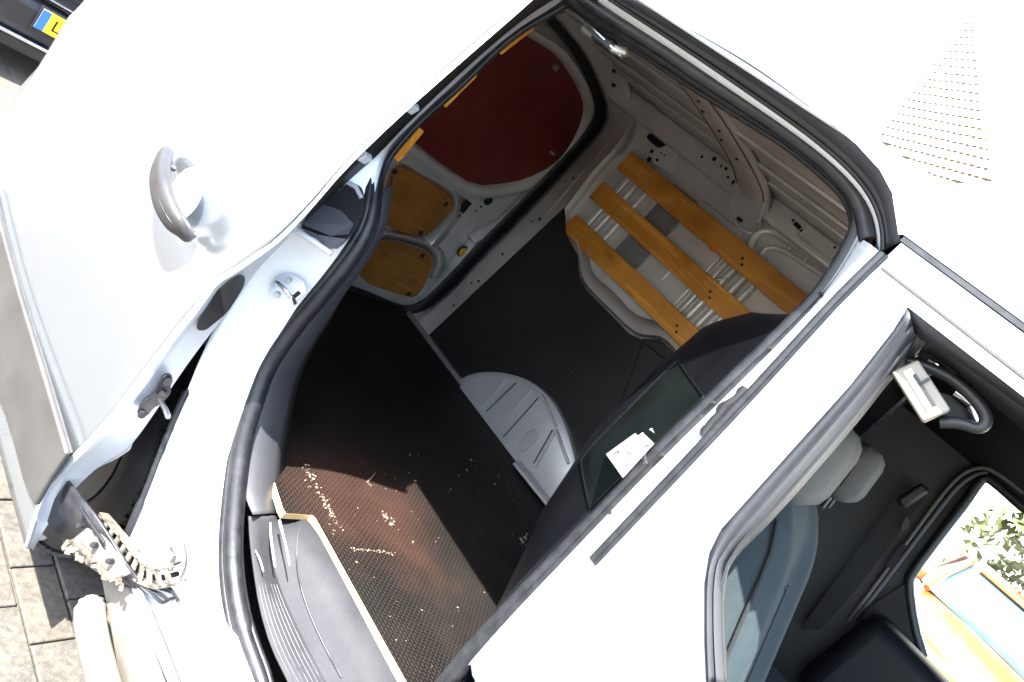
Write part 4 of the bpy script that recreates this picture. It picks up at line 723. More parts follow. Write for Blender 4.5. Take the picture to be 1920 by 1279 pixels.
MB().lathe([(.0, .007), (.03, .006), (.048, .002), (.052, -.001)], cupc, (0, 1, 0), 24).build('handle_cup', JAMB, door, smooth=60)

# --- lower roller arm, cable chain and wiring
arm2 = loft('lower_roller_arm', [[(-1.0292,-0.1900,0.4329),(-0.9638,-0.1800,0.4470),(-0.9150,-0.1700,0.4534),(-0.8605,-0.1550,0.4502),(-0.8045,-0.1400,0.4471),(-0.7567,-0.1300,0.4562)], [(-1.0335,-0.1850,0.3910),(-0.9704,-0.1750,0.3993),(-0.9215,-0.1650,0.4088),(-0.8769,-0.1500,0.4058),(-0.8133,-0.1400,0.4169),(-0.7615,-0.1300,0.4342)], [(-1.0335,-0.1800,0.3201),(-0.9824,-0.1700,0.3275),(-0.9311,-0.1600,0.3397),(-0.8912,-0.1500,0.3521),(-0.8484,-0.1400,0.3821),(-0.7830,-0.1300,0.4095)]], DARKSTEEL, van, 24, 50, .006)
loft('arm_guard', [[(-0.8996,-0.1900,0.4439),(-0.8674,-0.1850,0.4668),(-0.8237,-0.1750,0.4732),(-0.7633,-0.1650,0.4786)], [(-0.9049,-0.1950,0.4064),(-0.8690,-0.1900,0.4185),(-0.8265,-0.1800,0.4360),(-0.7708,-0.1700,0.4544)], [(-0.9321,-0.1900,0.3650),(-0.8987,-0.1850,0.3735),(-0.8573,-0.1750,0.3874),(-0.7798,-0.1650,0.4312)]], LINK, arm2, 20, 50, .004, 1)
for q in [(-0.9105,-0.2000,0.4390),(-0.8529,-0.1950,0.4511),(-0.8044,-0.1850,0.4643)]: disc(MB(), q, (.2, -.9, .3), .006, .006, 8).build('arm_bolt', DARKSTEEL, arm2, smooth=50)
rj = random.Random(11)
for i in range(16):
    f = i/15; p = Vector((-0.9135,-0.1900,0.3764)).lerp(Vector((-0.7582,-0.1650,0.4591)), f)
    MB().box(p+Vector((rj.uniform(-.008, .008), -.004, rj.uniform(-.012, .006))), (rj.uniform(.008, .022), .004, rj.uniform(.006, .016)), Matrix.Rotation(rj.uniform(0, 3), 3, 'Y')).build('torn_edge', LINK, arm2)
for a, b in (((-0.9489,-0.1950,0.4484), (-0.8350,-0.1800,0.4597)), ((-0.9044,-0.1980,0.4618), (-0.8396,-0.1900,0.4732))): MB().bar(a, b, .006, .006, (0, -1, 0)).build('arm_ridge', DARKSTEEL, arm2, bevel=.002)
chain = MB().tube(smoothp([(-0.9566,-0.1150,0.3814),(-0.8966,-0.1150,0.4038),(-0.8307,-0.1150,0.4245),(-0.7837,-0.1150,0.4451),(-0.7443,-0.1150,0.4796),(-0.7190,-0.1150,0.5275)], 2), .006, 6).build('cable_chain', BLACK, van, smooth=60)
cp = resample(smoothp([(-0.9575,-0.1250,0.3923),(-0.8883,-0.1250,0.4178),(-0.8231,-0.1250,0.4382),(-0.7766,-0.1250,0.4586),(-0.7376,-0.1250,0.4927),(-0.7087,-0.1250,0.5449)], 2), 12)
for i in range(11):
    a, b = cp[i], cp[i+1]; t = (b-a).normalized(); n_ = Vector((.5, -.8, .35)); n_ = (n_-t*n_.dot(t)).normalized(); w = t.cross(n_)
    lk = MB(); c = (a+b)/2; Lk = (b-a).length
    for s in (-1, 1): lk.bar(c+w*(.017*s)-t*Lk*.56, c+w*(.017*s)+t*Lk*.56, .020, .005, w)
    lk.bar(c-w*.017+n_*.008-t*Lk*.3, c+w*.017+n_*.008-t*Lk*.3, Lk*.42, .004, n_)
    lk.build('chain_link', LINK, chain)
for s in ("255,1088 275,1105 300,1112 318,1128 330,1120", "262,1095 290,1118 305,1132 322,1122", "285,1092 305,1104 318,1100 335,1128", "270,1082 282,1098 312,1106"):
    pass
for q in ([(-0.7824,-0.1200,0.4281),(-0.7472,-0.1200,0.4465),(-0.7164,-0.1200,0.4756),(-0.6859,-0.1200,0.4907),(-0.6811,-0.1200,0.5095)], [(-0.7603,-0.1300,0.4468),(-0.7130,-0.1300,0.4723),(-0.6871,-0.1300,0.4846),(-0.6792,-0.1300,0.5105)], [(-0.7498,-0.1180,0.4635),(-0.7198,-0.1180,0.4834),(-0.7104,-0.1180,0.5018),(-0.6715,-0.1180,0.5094)], [(-0.8038,-0.1100,0.4125),(-0.7545,-0.1100,0.4467),(-0.7177,-0.1100,0.4817),(-0.6992,-0.1100,0.4965)]):
    MB().tube(smoothp(q, 2), .0035, 6).build('cable', DARKSTEEL, chain, smooth=60)
loft('chain_bracket', [[(-0.7586,-0.1300,0.5501),(-0.7636,-0.1300,0.5896),(-0.7330,-0.1300,0.5891),(-0.7008,-0.1300,0.5767),(-0.6880,-0.1300,0.5478)], [(-0.7167,-0.1600,0.5894),(-0.7193,-0.1600,0.6154),(-0.6978,-0.1600,0.6128),(-0.6805,-0.1600,0.6024),(-0.6725,-0.1600,0.5805)]], LINK, chain, 12, 40, .003)
MB().prism([(-0.8562,-0.1080,0.4018),(-0.8555,-0.1080,0.4615),(-0.8071,-0.1080,0.4887),(-0.7553,-0.1080,0.5339),(-0.7380,-0.1080,0.5088),(-0.7966,-0.1080,0.4441)], (0, .004, 0)).build('chain_plate', CREAM, chain, bevel=.002)

# --- sill rails and step tube under the opening
sr = [(-0.8734,-0.1300,0.3560),(-0.7788,-0.1300,0.4150),(-0.7139,-0.1300,0.4208),(-0.5762,-0.1300,0.4112),(-0.4844,-0.1300,0.4089),(-0.5496,-0.1300,0.3072),(-0.6443,-0.1300,0.3112),(-0.7545,-0.1300,0.3337)]
MB().prism(sr, (0, .03, -.01)).build('sill_rail', CREAM, van, bevel=.004)
loft('sill_cover', [[(-0.7740,-0.1220,0.4328),(-0.6593,-0.1220,0.4459),(-0.5434,-0.1220,0.4566),(-0.4575,-0.1220,0.4625)], [(-0.7707,-0.1320,0.4257),(-0.6623,-0.1320,0.4284),(-0.5613,-0.1320,0.4338),(-0.4788,-0.1320,0.4339)]], JAMB, van, 16, 40, .004)
MB().tube([(-0.7184,-0.1280,0.4460),(-0.6343,-0.1280,0.4505),(-0.5357,-0.1280,0.4532),(-0.4766,-0.1280,0.4509)], .004, 6).build('sill_bead', TRIM, van, smooth=60)
rt = [(-0.8172,-0.1500,0.3388),(-0.7884,-0.1550,0.3257),(-0.7450,-0.1600,0.3210),(-0.6910,-0.1600,0.3162),(-0.6274,-0.1600,0.3128),(-0.5591,-0.1600,0.3056)]
sp_ = smoothp(rt, 2)
MB().tube(sp_, [.012, .022]+[.028]*12, 14).build('side_step', CREAM, van, smooth=60)

# --- centre pillar between opening and cab door
bp_in = [(-0.3102,0.0120,1.7545),(-0.2932,0.0120,1.7062),(-0.2823,0.0120,1.6554),(-0.2807,0.0120,1.6096),(-0.2812,0.0120,1.4690),(-0.2827,0.0120,1.3513),(-0.2799,0.0120,1.2511),(-0.2748,0.0120,1.1071),(-0.2715,0.0120,0.9800),(-0.2641,0.0120,0.8688)]
bp_out = [(-0.2373,-0.0880,1.7282),(-0.2369,-0.0880,1.7036),(-0.2351,-0.0880,1.6501),(-0.2304,-0.0880,1.5895),(-0.2223,-0.0880,1.4773),(-0.2174,-0.0880,1.3678),(-0.2177,-0.0880,1.2836),(-0.2139,-0.0880,1.1920),(-0.2057,-0.0880,1.0597),(-0.1929,-0.0880,0.9461)]
bm1 = [Vector(a).lerp(Vector(b), .35)+Vector((-.006, .022, 0)) for a, b in zip(bp_in, bp_out)]
bm2 = [Vector(a).lerp(Vector(b), .75)+Vector((-.008, .004, 0)) for a, b in zip(bp_in, bp_out)]
bpo = loft('centre_pillar', [bp_in, bm1, bm2, bp_out], JAMB, van, 60, 60, .002)
cs = [(-0.2333,-0.1000,1.7265),(-0.2337,-0.1000,1.6991),(-0.2329,-0.1000,1.6480),(-0.2255,-0.1000,1.5341),(-0.2213,-0.1000,1.4553),(-0.2158,-0.1000,1.3375),(-0.2098,-0.1000,1.2028)]
MB().tube(smoothp(cs, 1), .0065, 8).build('cab_door_seal', RUBBER, van, smooth=60)
MB().tube([Vector(p)+Vector((.006, -.004, 0)) for p in cs], .003, 6).build('cab_door_seal', RUBBER, van, smooth=60)
for q, r in zip([(-0.2377,-0.0680,1.4946),(-0.2381,-0.0680,1.4626),(-0.2346,-0.0680,1.4262)], (.009, .013, .009)):
    disc(MB(), q, (-.5, -.85, 0), r, .006, 16).build('pillar_socket', BLACK, bpo, smooth=50)
MB().tube(smoothp([(-0.2387,-0.0720,1.5026),(-0.2365,-0.0720,1.4853),(-0.2383,-0.0720,1.4756),(-0.2401,-0.0720,1.4679),(-0.2369,-0.0720,1.4513),(-0.2377,-0.0720,1.4405),(-0.2325,-0.0720,1.4198)], 1), .007, 8).build('socket_recess', BLACK, bpo, smooth=60)
# --- cab door skin with its window opening
wo = [(-0.1697,-0.1000,1.6953),(-0.1617,-0.1000,1.6646),(-0.1499,-0.1000,1.5887),(-0.1377,-0.1000,1.4535),(-0.1293,-0.1000,1.3603),(-0.1181,-0.1000,1.3294),(-0.0967,-0.1000,1.3003),(-0.0473,-0.1000,1.2522),(-0.0155,-0.1000,1.2239)]
win_hole = wo + [(.06,-.1,1.16), (.16,-.1,1.115), (.30,-.1,1.10), (.80,-.1,1.08), (.62,-.1,1.60), (.50,-.1,1.690)]
out = [(-0.2266,-0.1000,1.7469),(-0.2270,-0.1000,1.7182),(-0.2310,-0.1000,1.6962),(-0.2292,-0.1000,1.6459),(-0.2218,-0.1000,1.5322),(-0.2175,-0.1000,1.4534),(-0.2138,-0.1000,1.3356),(-0.2155,-0.1000,1.1934),(-0.2110,-0.1000,1.0576),(-0.1994,-0.1000,0.9431)]
cd_outer = out + [(-.235,-.1,.7), (-.24,-.1,.34), (1.1,-.1,.34), (1.1,-.1,1.0), (.70,-.1,1.60), (.5,-.1,1.735)]
cabd = panel('cab_door', cd_outer, [win_hole], PAINT, van, .004, 1)
MB().bar((-.222,-.104,1.712), (.5,-.104,1.700), .003, .008, (0, -1, 0)).build('door_frame_shadow_line', STRIP, cabd)  # grey bar painted in as the shadow line of the door frame
MB().bar((-.23,-.1015,1.7515), (.5,-.1015,1.741), .006, .005, (0, -1, 0)).build('roof_seam', RUBBER, van)
panel('roof_side', [(-.232,-.1,1.756), (.5,-.1,1.745), (.5,-.1,1.818)] + [(-0.3948,-0.1000,1.8146),(-0.3508,-0.1000,1.8098),(-0.3073,-0.1000,1.8003),(-0.2766,-0.1000,1.7866),(-0.2359,-0.1000,1.7528)], [], PAINT, van, .004, 1)
# window weather strip: grey outer frame, black inner run
wi = [(-0.1449,-0.0750,1.6786),(-0.1453,-0.0750,1.6583),(-0.1392,-0.0750,1.6292),(-0.1294,-0.0750,1.5639),(-0.1133,-0.0750,1.4170),(-0.1077,-0.0750,1.3403),(-0.0957,-0.0750,1.3156),(-0.0502,-0.0750,1.2709),(-0.0046,-0.0750,1.2315)]
loft('window_frame_trim', [wo, [Vector(a).lerp(Vector(b), .3)+Vector((0, -.012, 0)) for a, b in zip(wo, wi)], [Vector(a).lerp(Vector(b), .55)+Vector((0, -.002, 0)) for a, b in zip(wo, wi)], [Vector(a).lerp(Vector(b), .72)+Vector((0, -.010, 0)) for a, b in zip(wo, wi)], wi], TRIM, cabd, 50, 40, .003, 1)
loft('window_frame_trim', [[(-0.1697,-0.1000,1.6953),(-0.1041,-0.1000,1.6982),(-0.0304,-0.1000,1.7012),(0.0661,-0.1000,1.7072)], [(-0.1565,-0.0920,1.6885),(-0.0974,-0.0920,1.6911),(-0.0236,-0.0920,1.6945),(0.0728,-0.0920,1.7014)], [(-0.1412,-0.0780,1.6810),(-0.0931,-0.0780,1.6870),(-0.0186,-0.0780,1.6907),(0.0797,-0.0780,1.6969)]], TRIM, cabd, 20, 40, .003, 0)
wk = [(-0.1365,-0.0300,1.6466),(-0.1357,-0.0300,1.6273),(-0.1240,-0.0300,1.5567),(-0.1074,-0.0300,1.4055),(-0.1047,-0.0300,1.3296),(-0.0932,-0.0300,1.3049),(-0.0489,-0.0300,1.2613),(0.0031,-0.0300,1.2157)]
loft('window_run', [resample(wi, 9), wk], BLACK, cabd, 40, 40, .003, 1)
loft('window_run', [[(-0.1464,-0.0760,1.6803),(-0.1406,-0.0760,1.6890),(-0.0950,-0.0760,1.6891),(-0.0202,-0.0760,1.6927),(0.0782,-0.0760,1.6993)], [(-0.1365,-0.0300,1.6466),(-0.1399,-0.0300,1.6752),(-0.1170,-0.0300,1.6814),(-0.0511,-0.0300,1.6810),(-0.0021,-0.0300,1.6783),(0.1000,-0.0300,1.6857)]], BLACK, cabd, 30, 40, .003, 1)
MB().tube(smoothp([(-0.1377,-0.0280,1.6460),(-0.1436,-0.0280,1.6641),(-0.1399,-0.0280,1.6784),(-0.1182,-0.0280,1.6843),(-0.0896,-0.0280,1.6849)], 2), .008, 8).build('run_corner', RUBBER, cabd, smooth=60)

# --- cab interior
headl = MB().quadgrid([[(x, y, z) for (y, z) in ((-.02, 1.73), (.05, 1.80), (.2, 1.85), (.6, 1.90), (1.0, 1.91), (1.35, 1.87), (1.50, 1.80), (1.55, 1.72))] for x in (-.27, .1, .75)]).build('headliner', mat('dark_headliner', (.018, .020, .023), .9, noise=(.024, .026, .029), scale=30), van, smooth=60, solid=.01)
fw_hole = [(0.0215,1.5500,1.6937),(0.0394,1.5500,1.6222),(0.0610,1.5500,1.5060),(0.0910,1.5500,1.3587),(0.1078,1.5500,1.3302),(0.1500,1.5500,1.2951),(0.1948,1.5500,1.2571),(0.2699,1.5500,1.2124),(0.3416,1.5500,1.1920)] + [(.42,1.55,1.165), (.95,1.55,1.15), (.78,1.55,1.70), (.60,1.55,1.742)] + [(0.1464,1.5500,1.7161),(0.0443,1.5500,1.7194),(0.0230,1.5500,1.7117)]
farc = panel('far_cab_wall', [(-.28,1.55,.56), (1.1,1.55,.56), (1.1,1.55,1.1), (.8,1.55,1.8), (.6,1.55,1.95), (-.28,1.55,1.95)], [fw_hole], CABTRIM, van, .06, 1)
fws = [(0.2693,1.5450,1.2130),(0.1944,1.5450,1.2576),(0.1076,1.5450,1.3307),(0.0908,1.5450,1.3591),(0.0609,1.5450,1.5061),(0.0394,1.5450,1.6220),(0.0214,1.5450,1.6934),(0.0229,1.5450,1.7114),(0.0442,1.5450,1.7190),(0.1461,1.5450,1.7158),(0.2630,1.5450,1.7298)]
MB().tube(smoothp([Vector(p)+Vector((0, -.012, 0)) for p in fws], 1), .014, 8).build('far_window_seal', RUBBER, farc, smooth=60)
MB().tube(smoothp([(0.0806,1.5300,1.1216),(0.0555,1.5300,1.2553),(0.0215,1.5300,1.4176),(-0.0118,1.5300,1.5771),(-0.0229,1.5300,1.6499),(-0.0188,1.5300,1.7014),(0.0055,1.5300,1.7375),(0.0503,1.5300,1.7457),(0.1153,1.5300,1.7485)], 1), .0065, 8).build('far_door_flange', HEADREST, farc, smooth=60)
MB().tube(smoothp([(0.0861,1.5350,1.1410),(0.0642,1.5350,1.2710),(0.0324,1.5350,1.4306),(0.0012,1.5350,1.5873),(-0.0075,1.5350,1.6533),(-0.0029,1.5350,1.6960),(0.0139,1.5350,1.7286)], 1), .012, 8).build('far_door_seal', BLACK, farc, smooth=60)
M = bpy.data.materials.new('thin_window_glass'); M.use_nodes = True; nt = M.node_tree
for n in list(nt.nodes):
    if n.type != 'OUTPUT_MATERIAL': nt.nodes.remove(n)
tr = nt.nodes.new('ShaderNodeBsdfTransparent'); tr.inputs[0].default_value = (.90, .95, .93, 1); gl = nt.nodes.new('ShaderNodeBsdfGlossy'); gl.inputs['Roughness'].default_value = .02; fr = nt.nodes.new('ShaderNodeFresnel'); fr.inputs[0].default_value = 1.45
ms = nt.nodes.new('ShaderNodeMixShader'); nt.links.new(fr.outputs[0], ms.inputs[0]); nt.links.new(tr.outputs[0], ms.inputs[1]); nt.links.new(gl.outputs[0], ms.inputs[2]); nt.links.new(ms.outputs[0], nt.nodes['Material Output'].inputs[0])
panel('far_window_pane', [(p[0], 1.575, p[2]) for p in fw_hole], [], M, farc, 0)
# far door trim cap
MB().box((.60, 1.455, 1.06), (1.0, .15, .33)).build('far_door_trim', CABDARK, farc, bevel=.05)
MB().prism([Vector(p) for p in [(0.1012,1.5450,1.3375),(0.1925,1.5450,1.2576),(0.2721,1.5450,1.2120),(0.3517,1.5450,1.1809),(0.2568,1.5450,1.0404),(0.0882,1.5450,1.2192)]], (0, -.02, 0)).build('far_door_trim', CABDARK, farc)
# seat belt on the far pillar
MB().prism([(-0.0998,1.4900,1.5498),(-0.0377,1.4900,1.5608),(0.0277,1.4900,1.2251),(0.0506,1.4900,1.0504),(0.0137,1.4900,0.9999)], (0, -.006, 0)).build('seat_belt', CABDARK, farc)
MB().box((-0.0612,1.4750,1.5336), (.035, .03, .09), Matrix.Rotation(.1, 3, 'Y')).build('belt_guide', BLACK, farc, bevel=.01)
MB().prism(smoothp([(-0.0227,1.4700,1.4473),(-0.0338,1.4700,1.4797),(-0.0135,1.4700,1.4702),(-0.0021,1.4700,1.4456),(-0.0110,1.4700,1.4348)], 1, True), (0, -.008, 0)).build('belt_loop', BLACK, farc)
MB().prism([(0.0304,1.5300,1.3243),(0.0499,1.5300,1.3288),(0.0258,1.5300,1.4130),(0.0146,1.5300,1.4042)], (0, -.008, 0)).build('trim_slot', CABDARK, farc)
# dashboard end ahead (keeps the cab closed towards the front)
MB().box((1.02, .72, .85), (.5, 1.5, .5)).build('dashboard', CABDARK, van, bevel=.06)
MB().box((.48, .72, .62), (1.2, 1.6, .04)).build('cab_floor', CABDARK, van)
# seats
def seat(y0, y1, xo, fabric):
    st = bpy.data.objects.new('seat', None); st.location = (xo, (y0+y1)/2, .6); col.objects.link(st); st.parent = van; st.matrix_parent_inverse = van.matrix_basis.inverted()
    zz = [.80, .95]+[1.0+.02*i for i in range(20)]+[1.39, 1.40, 1.41, 1.42, 1.43, 1.436]
    rows = []
    for z in zz:
        k = max(0, (z-1.34)/.1); xf = xo + .03 + (1.42-z)*.42 - .05*k*k; xb = xo - .15 + (1.42-z)*.34 + .045*k*k
        ins = .03*k*k
        pts_ = []
        n = 24
        for i in range(n):
            f = i/(n-1); y = y0+ins+(y1-y0-2*ins)*f; bol = .028*(math.exp(-((f-.13)/.09)**2)+math.exp(-((f-.87)/.09)**2))*min(1, (1.46-z)/.15)
            rnd_ = .05*(max(0, (.08-f)/.08)**2+max(0, (f-.92)/.08)**2)
            pts_.append(Vector((xf+bol-rnd_, y, z)))
        for i in range(n):
            f = 1-i/(n-1); y = y0+ins+(y1-y0-2*ins)*f; rnd_ = .04*(max(0, (.08-f)/.08)**2+max(0, (f-.92)/.08)**2)
            pts_.append(Vector((xb+rnd_, y, z)))
        rows.append(pts_)
    mb = MB().quadgrid(rows, True); w = len(rows[0]); mb.f.append(tuple(range((len(rows)-1)*w, len(rows)*w)))
    bk = mb.build('backrest', fabric, st, smooth=50)
    def sx(z, f):
        k = max(0, (z-1.34)/.1); bol = .028*(math.exp(-((f-.13)/.09)**2)+math.exp(-((f-.87)/.09)**2))*min(1, (1.46-z)/.15)
        return Vector((xo+.03+(1.42-z)*.42-.05*k*k+bol+.0008, y0+(y1-y0)*f, z))
    for f in (.26, .74): MB().tube([sx(z, f) for z in (.9, 1.0, 1.08, 1.15, 1.22, 1.27)], .0016, 5).build('stitching', SEATSIDE, bk, smooth=60)
    for f in (.02, .98): MB().tube([sx(z, f)+Vector((-.012, 0, 0)) for z in [.9+.04*i for i in range(13)]], .0035, 6).build('piping', SEATSIDE, bk, smooth=60)
    MB().tube([sx(1.26, .26+.04*i)+Vector((.0006, 0, .018*math.sin(i/12*3.14))) for i in range(13)], .0022, 6).build('stitching', SEATSIDE, bk, smooth=60)
    MB().box((xo+.33, (y0+y1)/2, .84), (.5, y1-y0, .16)).build('seat_cushion', fabric, st, bevel=.05)
    return st
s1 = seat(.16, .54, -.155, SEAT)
s2 = seat(.92, 1.32, -.27, SEATSIDE)  # darker fabric paints in the shade on the far seat
def headrest(c, sz, st, rot):
    hrm = MB().box(c, sz, Matrix.Rotation(rot, 3, 'Y')).build('headrest', HEADREST, st, bevel=.044)
    MB().tube(smoothp([Vector(c)+Matrix.Rotation(rot, 3, 'Y') @ Vector((.0, sz[1]*.5*a, sz[2]*.5*b)) for a, b in ((-1.0, -.55), (-1.0, .55), (-.6, 1.0), (.6, 1.0), (1.0, .55), (1.0, -.55))], 2), .0016, 6).build('headrest_seam', SEATSIDE, hrm, smooth=60)
    for d in (-.06, .06): MB().tube([Vector(c)+Vector((0, d, -.05)), Vector(c)+Vector((.012, d, -.12))], .006, 8).build('headrest_post', DARKSTEEL, st, smooth=60)
headrest((-0.1724,0.3600,1.4715), (.09, .23, .17), s1, -.15)
headrest((-0.1810,1.1200,1.4776), (.09, .25, .17), s2, -.2)
# belt anchor cover and grab loop at the top of the near pillar
anc = MB().bar((-0.1315,-0.0550,1.6474), (-0.0684,-0.0550,1.6268), .032, .02, (0, -1, 0)).build('belt_anchor_cover', mat('beige_anchor_plastic', (.16, .145, .115), .4, noise=(.22, .20, .165), scale=18), van, bevel=.003)
MB().bar((-0.1168,-0.0670,1.6464), (-0.0773,-0.0670,1.6333), .004, .004, (0, -1, 0)).build('cover_groove', BLACK, anc)
MB().bar((-0.1052,-0.0670,1.6403), (-0.1027,-0.0670,1.6532), .003, .004, (0, -1, 0)).build('cover_groove', BLACK, anc)
MB().bar((-0.1261,-0.0640,1.6452), (-0.0748,-0.0640,1.6276), .010, .006, (0, -1, 0)).build('cover_edge', WHITE, anc, bevel=.002)
MB().tube(smoothp([(-0.1387,-0.0300,1.6573),(-0.1143,-0.0300,1.6679),(-0.0872,-0.0300,1.6744),(-0.0485,-0.0300,1.6705),(-0.0319,-0.0300,1.6612),(-0.0310,-0.0300,1.6481),(-0.0497,-0.0300,1.6410),(-0.0638,-0.0300,1.6265)], 2), .007, 8).build('anchor_loop', BLACK, anc, smooth=60)
MB().tube([(-0.0776,-0.0180,1.6658),(-0.0645,-0.0180,1.6672),(-0.0535,-0.0180,1.6676)], .006, 8).build('anchor_pin', CHROME, anc, smooth=60)
MB().tube([(-0.0548,-0.0200,1.6642),(-0.0428,-0.0200,1.6587),(-0.0363,-0.0200,1.6546)], .007, 8).build('anchor_pin', CHROME, anc, smooth=60)
MB().prism(smoothp([(-0.0971,-0.0050,1.6491),(-0.0840,-0.0050,1.6594),(-0.0669,-0.0050,1.6609),(-0.0399,-0.0050,1.6549),(-0.0476,-0.0050,1.6396),(-0.0668,-0.0050,1.6382)], 1, True), (0, .02, 0)).build('anchor_plate', CABDARK, anc)

# ------------------------------------------------------------------ parked cars
def car(name, loc, rz, paint, label, cat, plate=None):
    c = thing(name, loc, label, cat, rz=rz)
    def P(mb, nm, m, par=None, **k):
        o = mb.build(nm, m, None, **k); o.parent = par or c; return o
    W = .86
    st = [(2.02, .62, .30, .62), (1.98, .74, .22, .70), (1.85, .83, .20, .76), (1.5, .86, .19, .86), (1.05, .87, .19, .95), (.9, .87, .19, .97), (0, .88, .19, .96), (-1.2, .88, .19, .97), (-1.8, .86, .22, .95), (-2.05, .78, .28, .86), (-2.12, .62, .34, .7)]
    rows = []
    for (x, w, zb, zt) in st:
        half = [(0, zb), (w*.9, zb), (w*.99, zb+.10), (w, zb+(zt-zb)*.45), (w*.985, zb+(zt-zb)*.72), (w*.93, zt-.03), (w*.8, zt), (w*.4, zt+.02), (0, zt+.025)]
        rows.append([Vector((x-.10*(abs(y)/W)**3 if x > 1.8 else x, y, z)) for (y, z) in half] + [Vector((x-.10*(abs(y)/W)**3 if x > 1.8 else x, -y, z)) for (y, z) in half[-2:0:-1]])
    mb = MB().quadgrid(rows, True); w_ = len(rows[0]); mb.f += [tuple(range(w_)), tuple(range((len(rows)-1)*w_, len(rows)*w_))]
    body = P(mb, 'body', paint, smooth=38)
    gs = [(1.0, .80, .965, .97), (.40, .70, .955, 1.36), (.1, .67, .95, 1.43), (-.6, .66, .95, 1.45), (-1.2, .66, .95, 1.40), (-1.75, .74, .95, .98)]
    rows = []
    for (x, w, zb, zt) in gs:
        rows.append([Vector((x, -.80, zb)), Vector((x, -w, zt-.06*(zt > 1))), Vector((x, -w*.8, zt)), Vector((x, 0, zt+.02)), Vector((x, w*.8, zt)), Vector((x, w, zt-.06*(zt > 1))), Vector((x, .80, zb))])
    P(MB().quadgrid(rows), 'cabin_glass', WINDSCREEN, smooth=30)
    rows = [[Vector((x, y*k, z+.012)) for y, z in ((-.56, zt), (0, zt+.03), (.56, zt))] for x, zt, k in ((.36, 1.385, 1.04), (.1, 1.435, 1), (-.6, 1.455, 1), (-1.2, 1.405, 1), (-1.3, 1.36, 1))]
    P(MB().quadgrid(rows), 'roof', paint, smooth=40, solid=.02)
    for s in (-1, 1):
        P(MB().tube([(1.02, s*.80, .96), (.72, s*.77, 1.17), (.40, s*.705, 1.36), (.1, s*.67, 1.425), (-.6, s*.66, 1.445), (-1.2, s*.66, 1.40), (-1.75, s*.74, .99)], .032, 8), 'pillar', paint, smooth=60)
        hl = P(MB().prism([Vector(p) for p in ((1.99, s*.50, .62), (1.93, s*.74, .66), (1.80, s*.815, .74), (1.86, s*.70, .77), (1.97, s*.52, .70))], (.035, s*.012, 0)), 'headlight', LAMP, bevel=.01)
        P(MB().box((.72, s*.96, 1.0), (.11, .19, .13)), 'mirror', paint, bevel=.035)
        P(MB().tube([(.74, s*.83, .95), (.72, s*.92, .98)], .02, 8), 'mirror_arm', BLACK, smooth=60)
        P(MB().box((1.97, s*.60, .36), (.08, .22, .09)), 'fog_lamp', BLACK, bevel=.02)
        for x in (1.28, -1.30):
            e = bpy.data.objects.new('wheel', None); col.objects.link(e); e.parent = c; e.location = (x, s*.80, .31)
            t = MB().lathe(ty_prof(.19, .31, .20), (0, 0, 0), (0, s, 0), 32).build('tyre', TYRE, None, smooth=40); t.parent = e
            t = MB().lathe([(.03, .06), (.06, .07), (.12, .05), (.2, .085), (.2, -.06)], (0, 0, 0), (0, s, 0), 24).build('rim', ZINC, None, smooth=40); t.parent = e
    gr = P(MB().box((2.0, 0, .545), (.06, 1.0, .13)), 'grille', BLACK, bevel=.02)
    for k in range(4):
        P(MB().box((2.033, 0, .50+.03*k), (.02, .96, .010)), 'grille_bar', CHROME if paint == BLACKCAR and k in (0, 3) else DARKSTEEL, gr, bevel=.003)
    bm_ = P(MB().box((2.0, 0, .36), (.10, 1.36, .20)), 'bumper', BLACK if paint == BLACKCAR else paint, bevel=.045)
    P(MB().box((2.045, 0, .255), (.05, 1.30, .018)), 'bumper_lip', CHROME if paint == BLACKCAR else DARKSTEEL, bm_, bevel=.004)
    P(MB().box((2.0, 0, .20), (.06, 1.30, .07)), 'lower_intake', BLACK, bm_, bevel=.015)
    if plate:
        pl = P(MB().box((2.062, 0, .395), (.008, .52, .11)), 'licence_plate', PLATEY, bevel=.002)
        P(MB().box((2.0655, -.24, .395), (.004, .040, .108)), 'plate_band', PLATEB, pl)
        P(MB().box((2.058, 0, .395), (.008, .54, .13)), 'plate_holder', BLACK, bevel=.002)
        M4 = Matrix(((0, 0, 1, 2.067), (1, 0, 0, -.195), (0, 1, 0, .365), (0, 0, 0, 1)))
        o = text_mesh('plate_lettering', plate, .088, M4, HOLE, None); o.parent = pl
    return c
car('parked_car', (-4.27-2.0, .735, -.03), 0, BLACKCAR, 'black car with yellow licence plate parked behind the van', 'car', 'L-')
car('parked_car', (1.25, 8.0, 0), R(-90), ORANGE, 'orange car seen through the far cab window of the van', 'car')

# ------------------------------------------------------------------ house, hedge
house = thing('house', (-4, 11.5, 0), 'white rendered house with an added brick gable standing for a reflection in the van roof', 'house')
r_ = Vector((.799, -.601, 0)); n_ = Vector((-.601, -.799, 0))
MB().prism([(-16,12.5,0), (16,12.5,0), (16,12.5,14), (-16,12.5,14)], (0, 4, 0)).build('wall', RENDERWALL, house)
MB().prism([(-16.5,12.1,14.003), (16.5,12.1,14.003), (16.5,14.5,16.2), (-16.5,14.5,16.2)], (0, .02, .15)).build('roof', ROOFTILE, house)
A_, B_, C_, D_ = Vector((-4.1587,10.0005,4.9342)), Vector((-4.6559,10.3745,7.3567)), Vector((-2.1199,8.4670,4.7706)), Vector((-2.6739,8.8837,4.5203))
gab = MB().prism([A_, B_, C_, D_], n_*-.25).build('reflection_gable', HAZEL, house)  # added gable; its brick pattern stands for a reflection in the van roof
cg = (A_+B_+C_+D_)/4
MB().prism([cg+(p-cg)*.955+n_*.004 for p in (A_, B_, C_, D_)], n_*.004).build('joint_bed', MORTARGAP, gab)
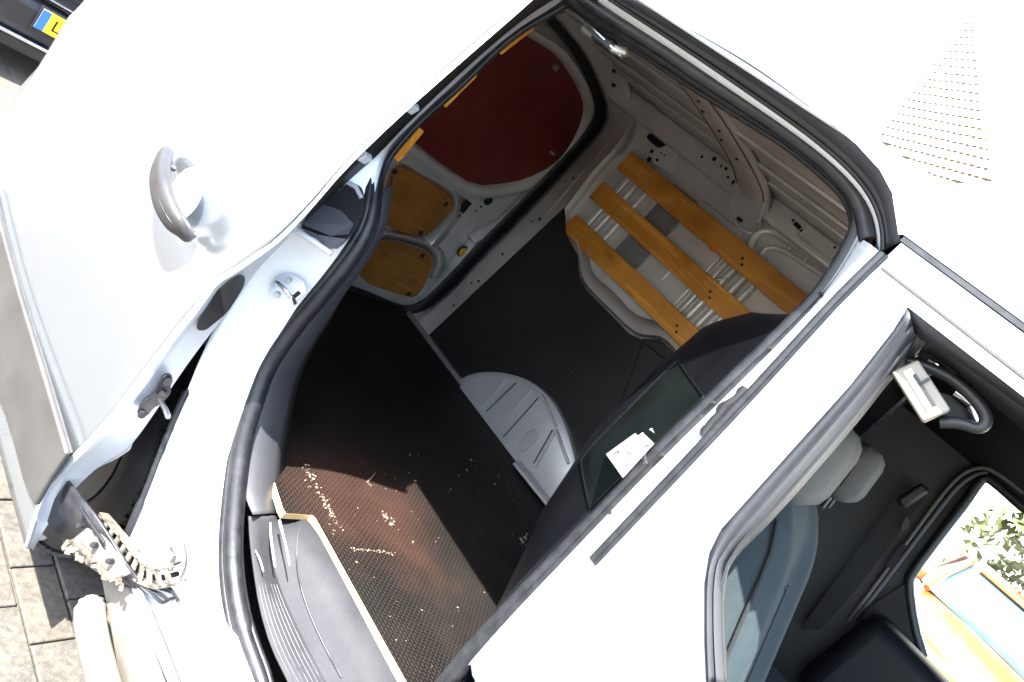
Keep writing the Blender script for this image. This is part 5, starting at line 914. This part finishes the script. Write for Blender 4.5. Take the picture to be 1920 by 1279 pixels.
# courses: bars with short bridges leave dashed dark joints
zlo, zhi = min(A_.z, C_.z, D_.z), B_.z
def span(z):
    xs_ = []
    poly = [A_, B_, C_, D_]
    for i in range(4):
        a, b = poly[i], poly[(i+1) % 4]
        if (a.z-z)*(b.z-z) <= 0 and abs(a.z-b.z) > 1e-6:
            xs_.append(((a+(b-a)*((z-a.z)/(b.z-a.z)))-A_).dot(r_))
    return (min(xs_), max(xs_)) if len(xs_) >= 2 else None
z = zlo+.07; cm = MB(); HB = .125
Rm = Matrix((r_, -n_, Vector((0, 0, 1)))).transposed()
while z < zhi-.03:
    sp = span(z)
    if sp:
        base_p = A_.copy(); base_p.z = z
        L_ = sp[1]-sp[0]; c_ = base_p+r_*((sp[0]+sp[1])/2)+n_*.016
        cm.box(c_, (L_, .03, HB-.044), Rm)
        k = sp[0]+.05
        while k < sp[1]:
            cm.box(base_p+r_*k+n_*.012+Vector((0, 0, HB/2)), (.020, .03, .06), Rm); k += .115
    z += HB
cm.build('brick_course', HAZEL, gab)['kind'] = 'stuff'

hedge = thing('tree', (1.9, 10.2, 0), 'leafy green tree beyond the orange car', 'tree')
MB().tube([(1.9,10.2,0), (1.92,10.2,1.0), (1.88,10.22,1.9)], .09, 8).build('trunk', BARK, hedge, smooth=60)
for mt, n, sd in ((LEAF, 2600, 1), (LEAFB, 2200, 2)):
    lm = MB(); rn = random.Random(sd); cl = [(Vector((1.9+rn.gauss(0, .9), 10.2+rn.gauss(0, .5), 2.5+rn.gauss(0, .55))), rn.uniform(.25, .5)) for _ in range(26)]
    for i in range(n):
        c, r = rn.choice(cl); d = Vector((rn.gauss(0, 1), rn.gauss(0, 1), rn.gauss(0, 1))).normalized()*r*rn.random()**.4; p = c+d; s = rn.uniform(.05, .11)
        a = Vector((rn.gauss(0, 1), rn.gauss(0, 1), rn.gauss(0, 1))).normalized(); b = a.orthogonal().normalized()
        k = len(lm.v); lm.v += [tuple(p-a*s), tuple(p+b*s*.5), tuple(p+a*s), tuple(p-b*s*.5)]; lm.f.append((k, k+1, k+2, k+3))
    lm.build('crown', mt, hedge)
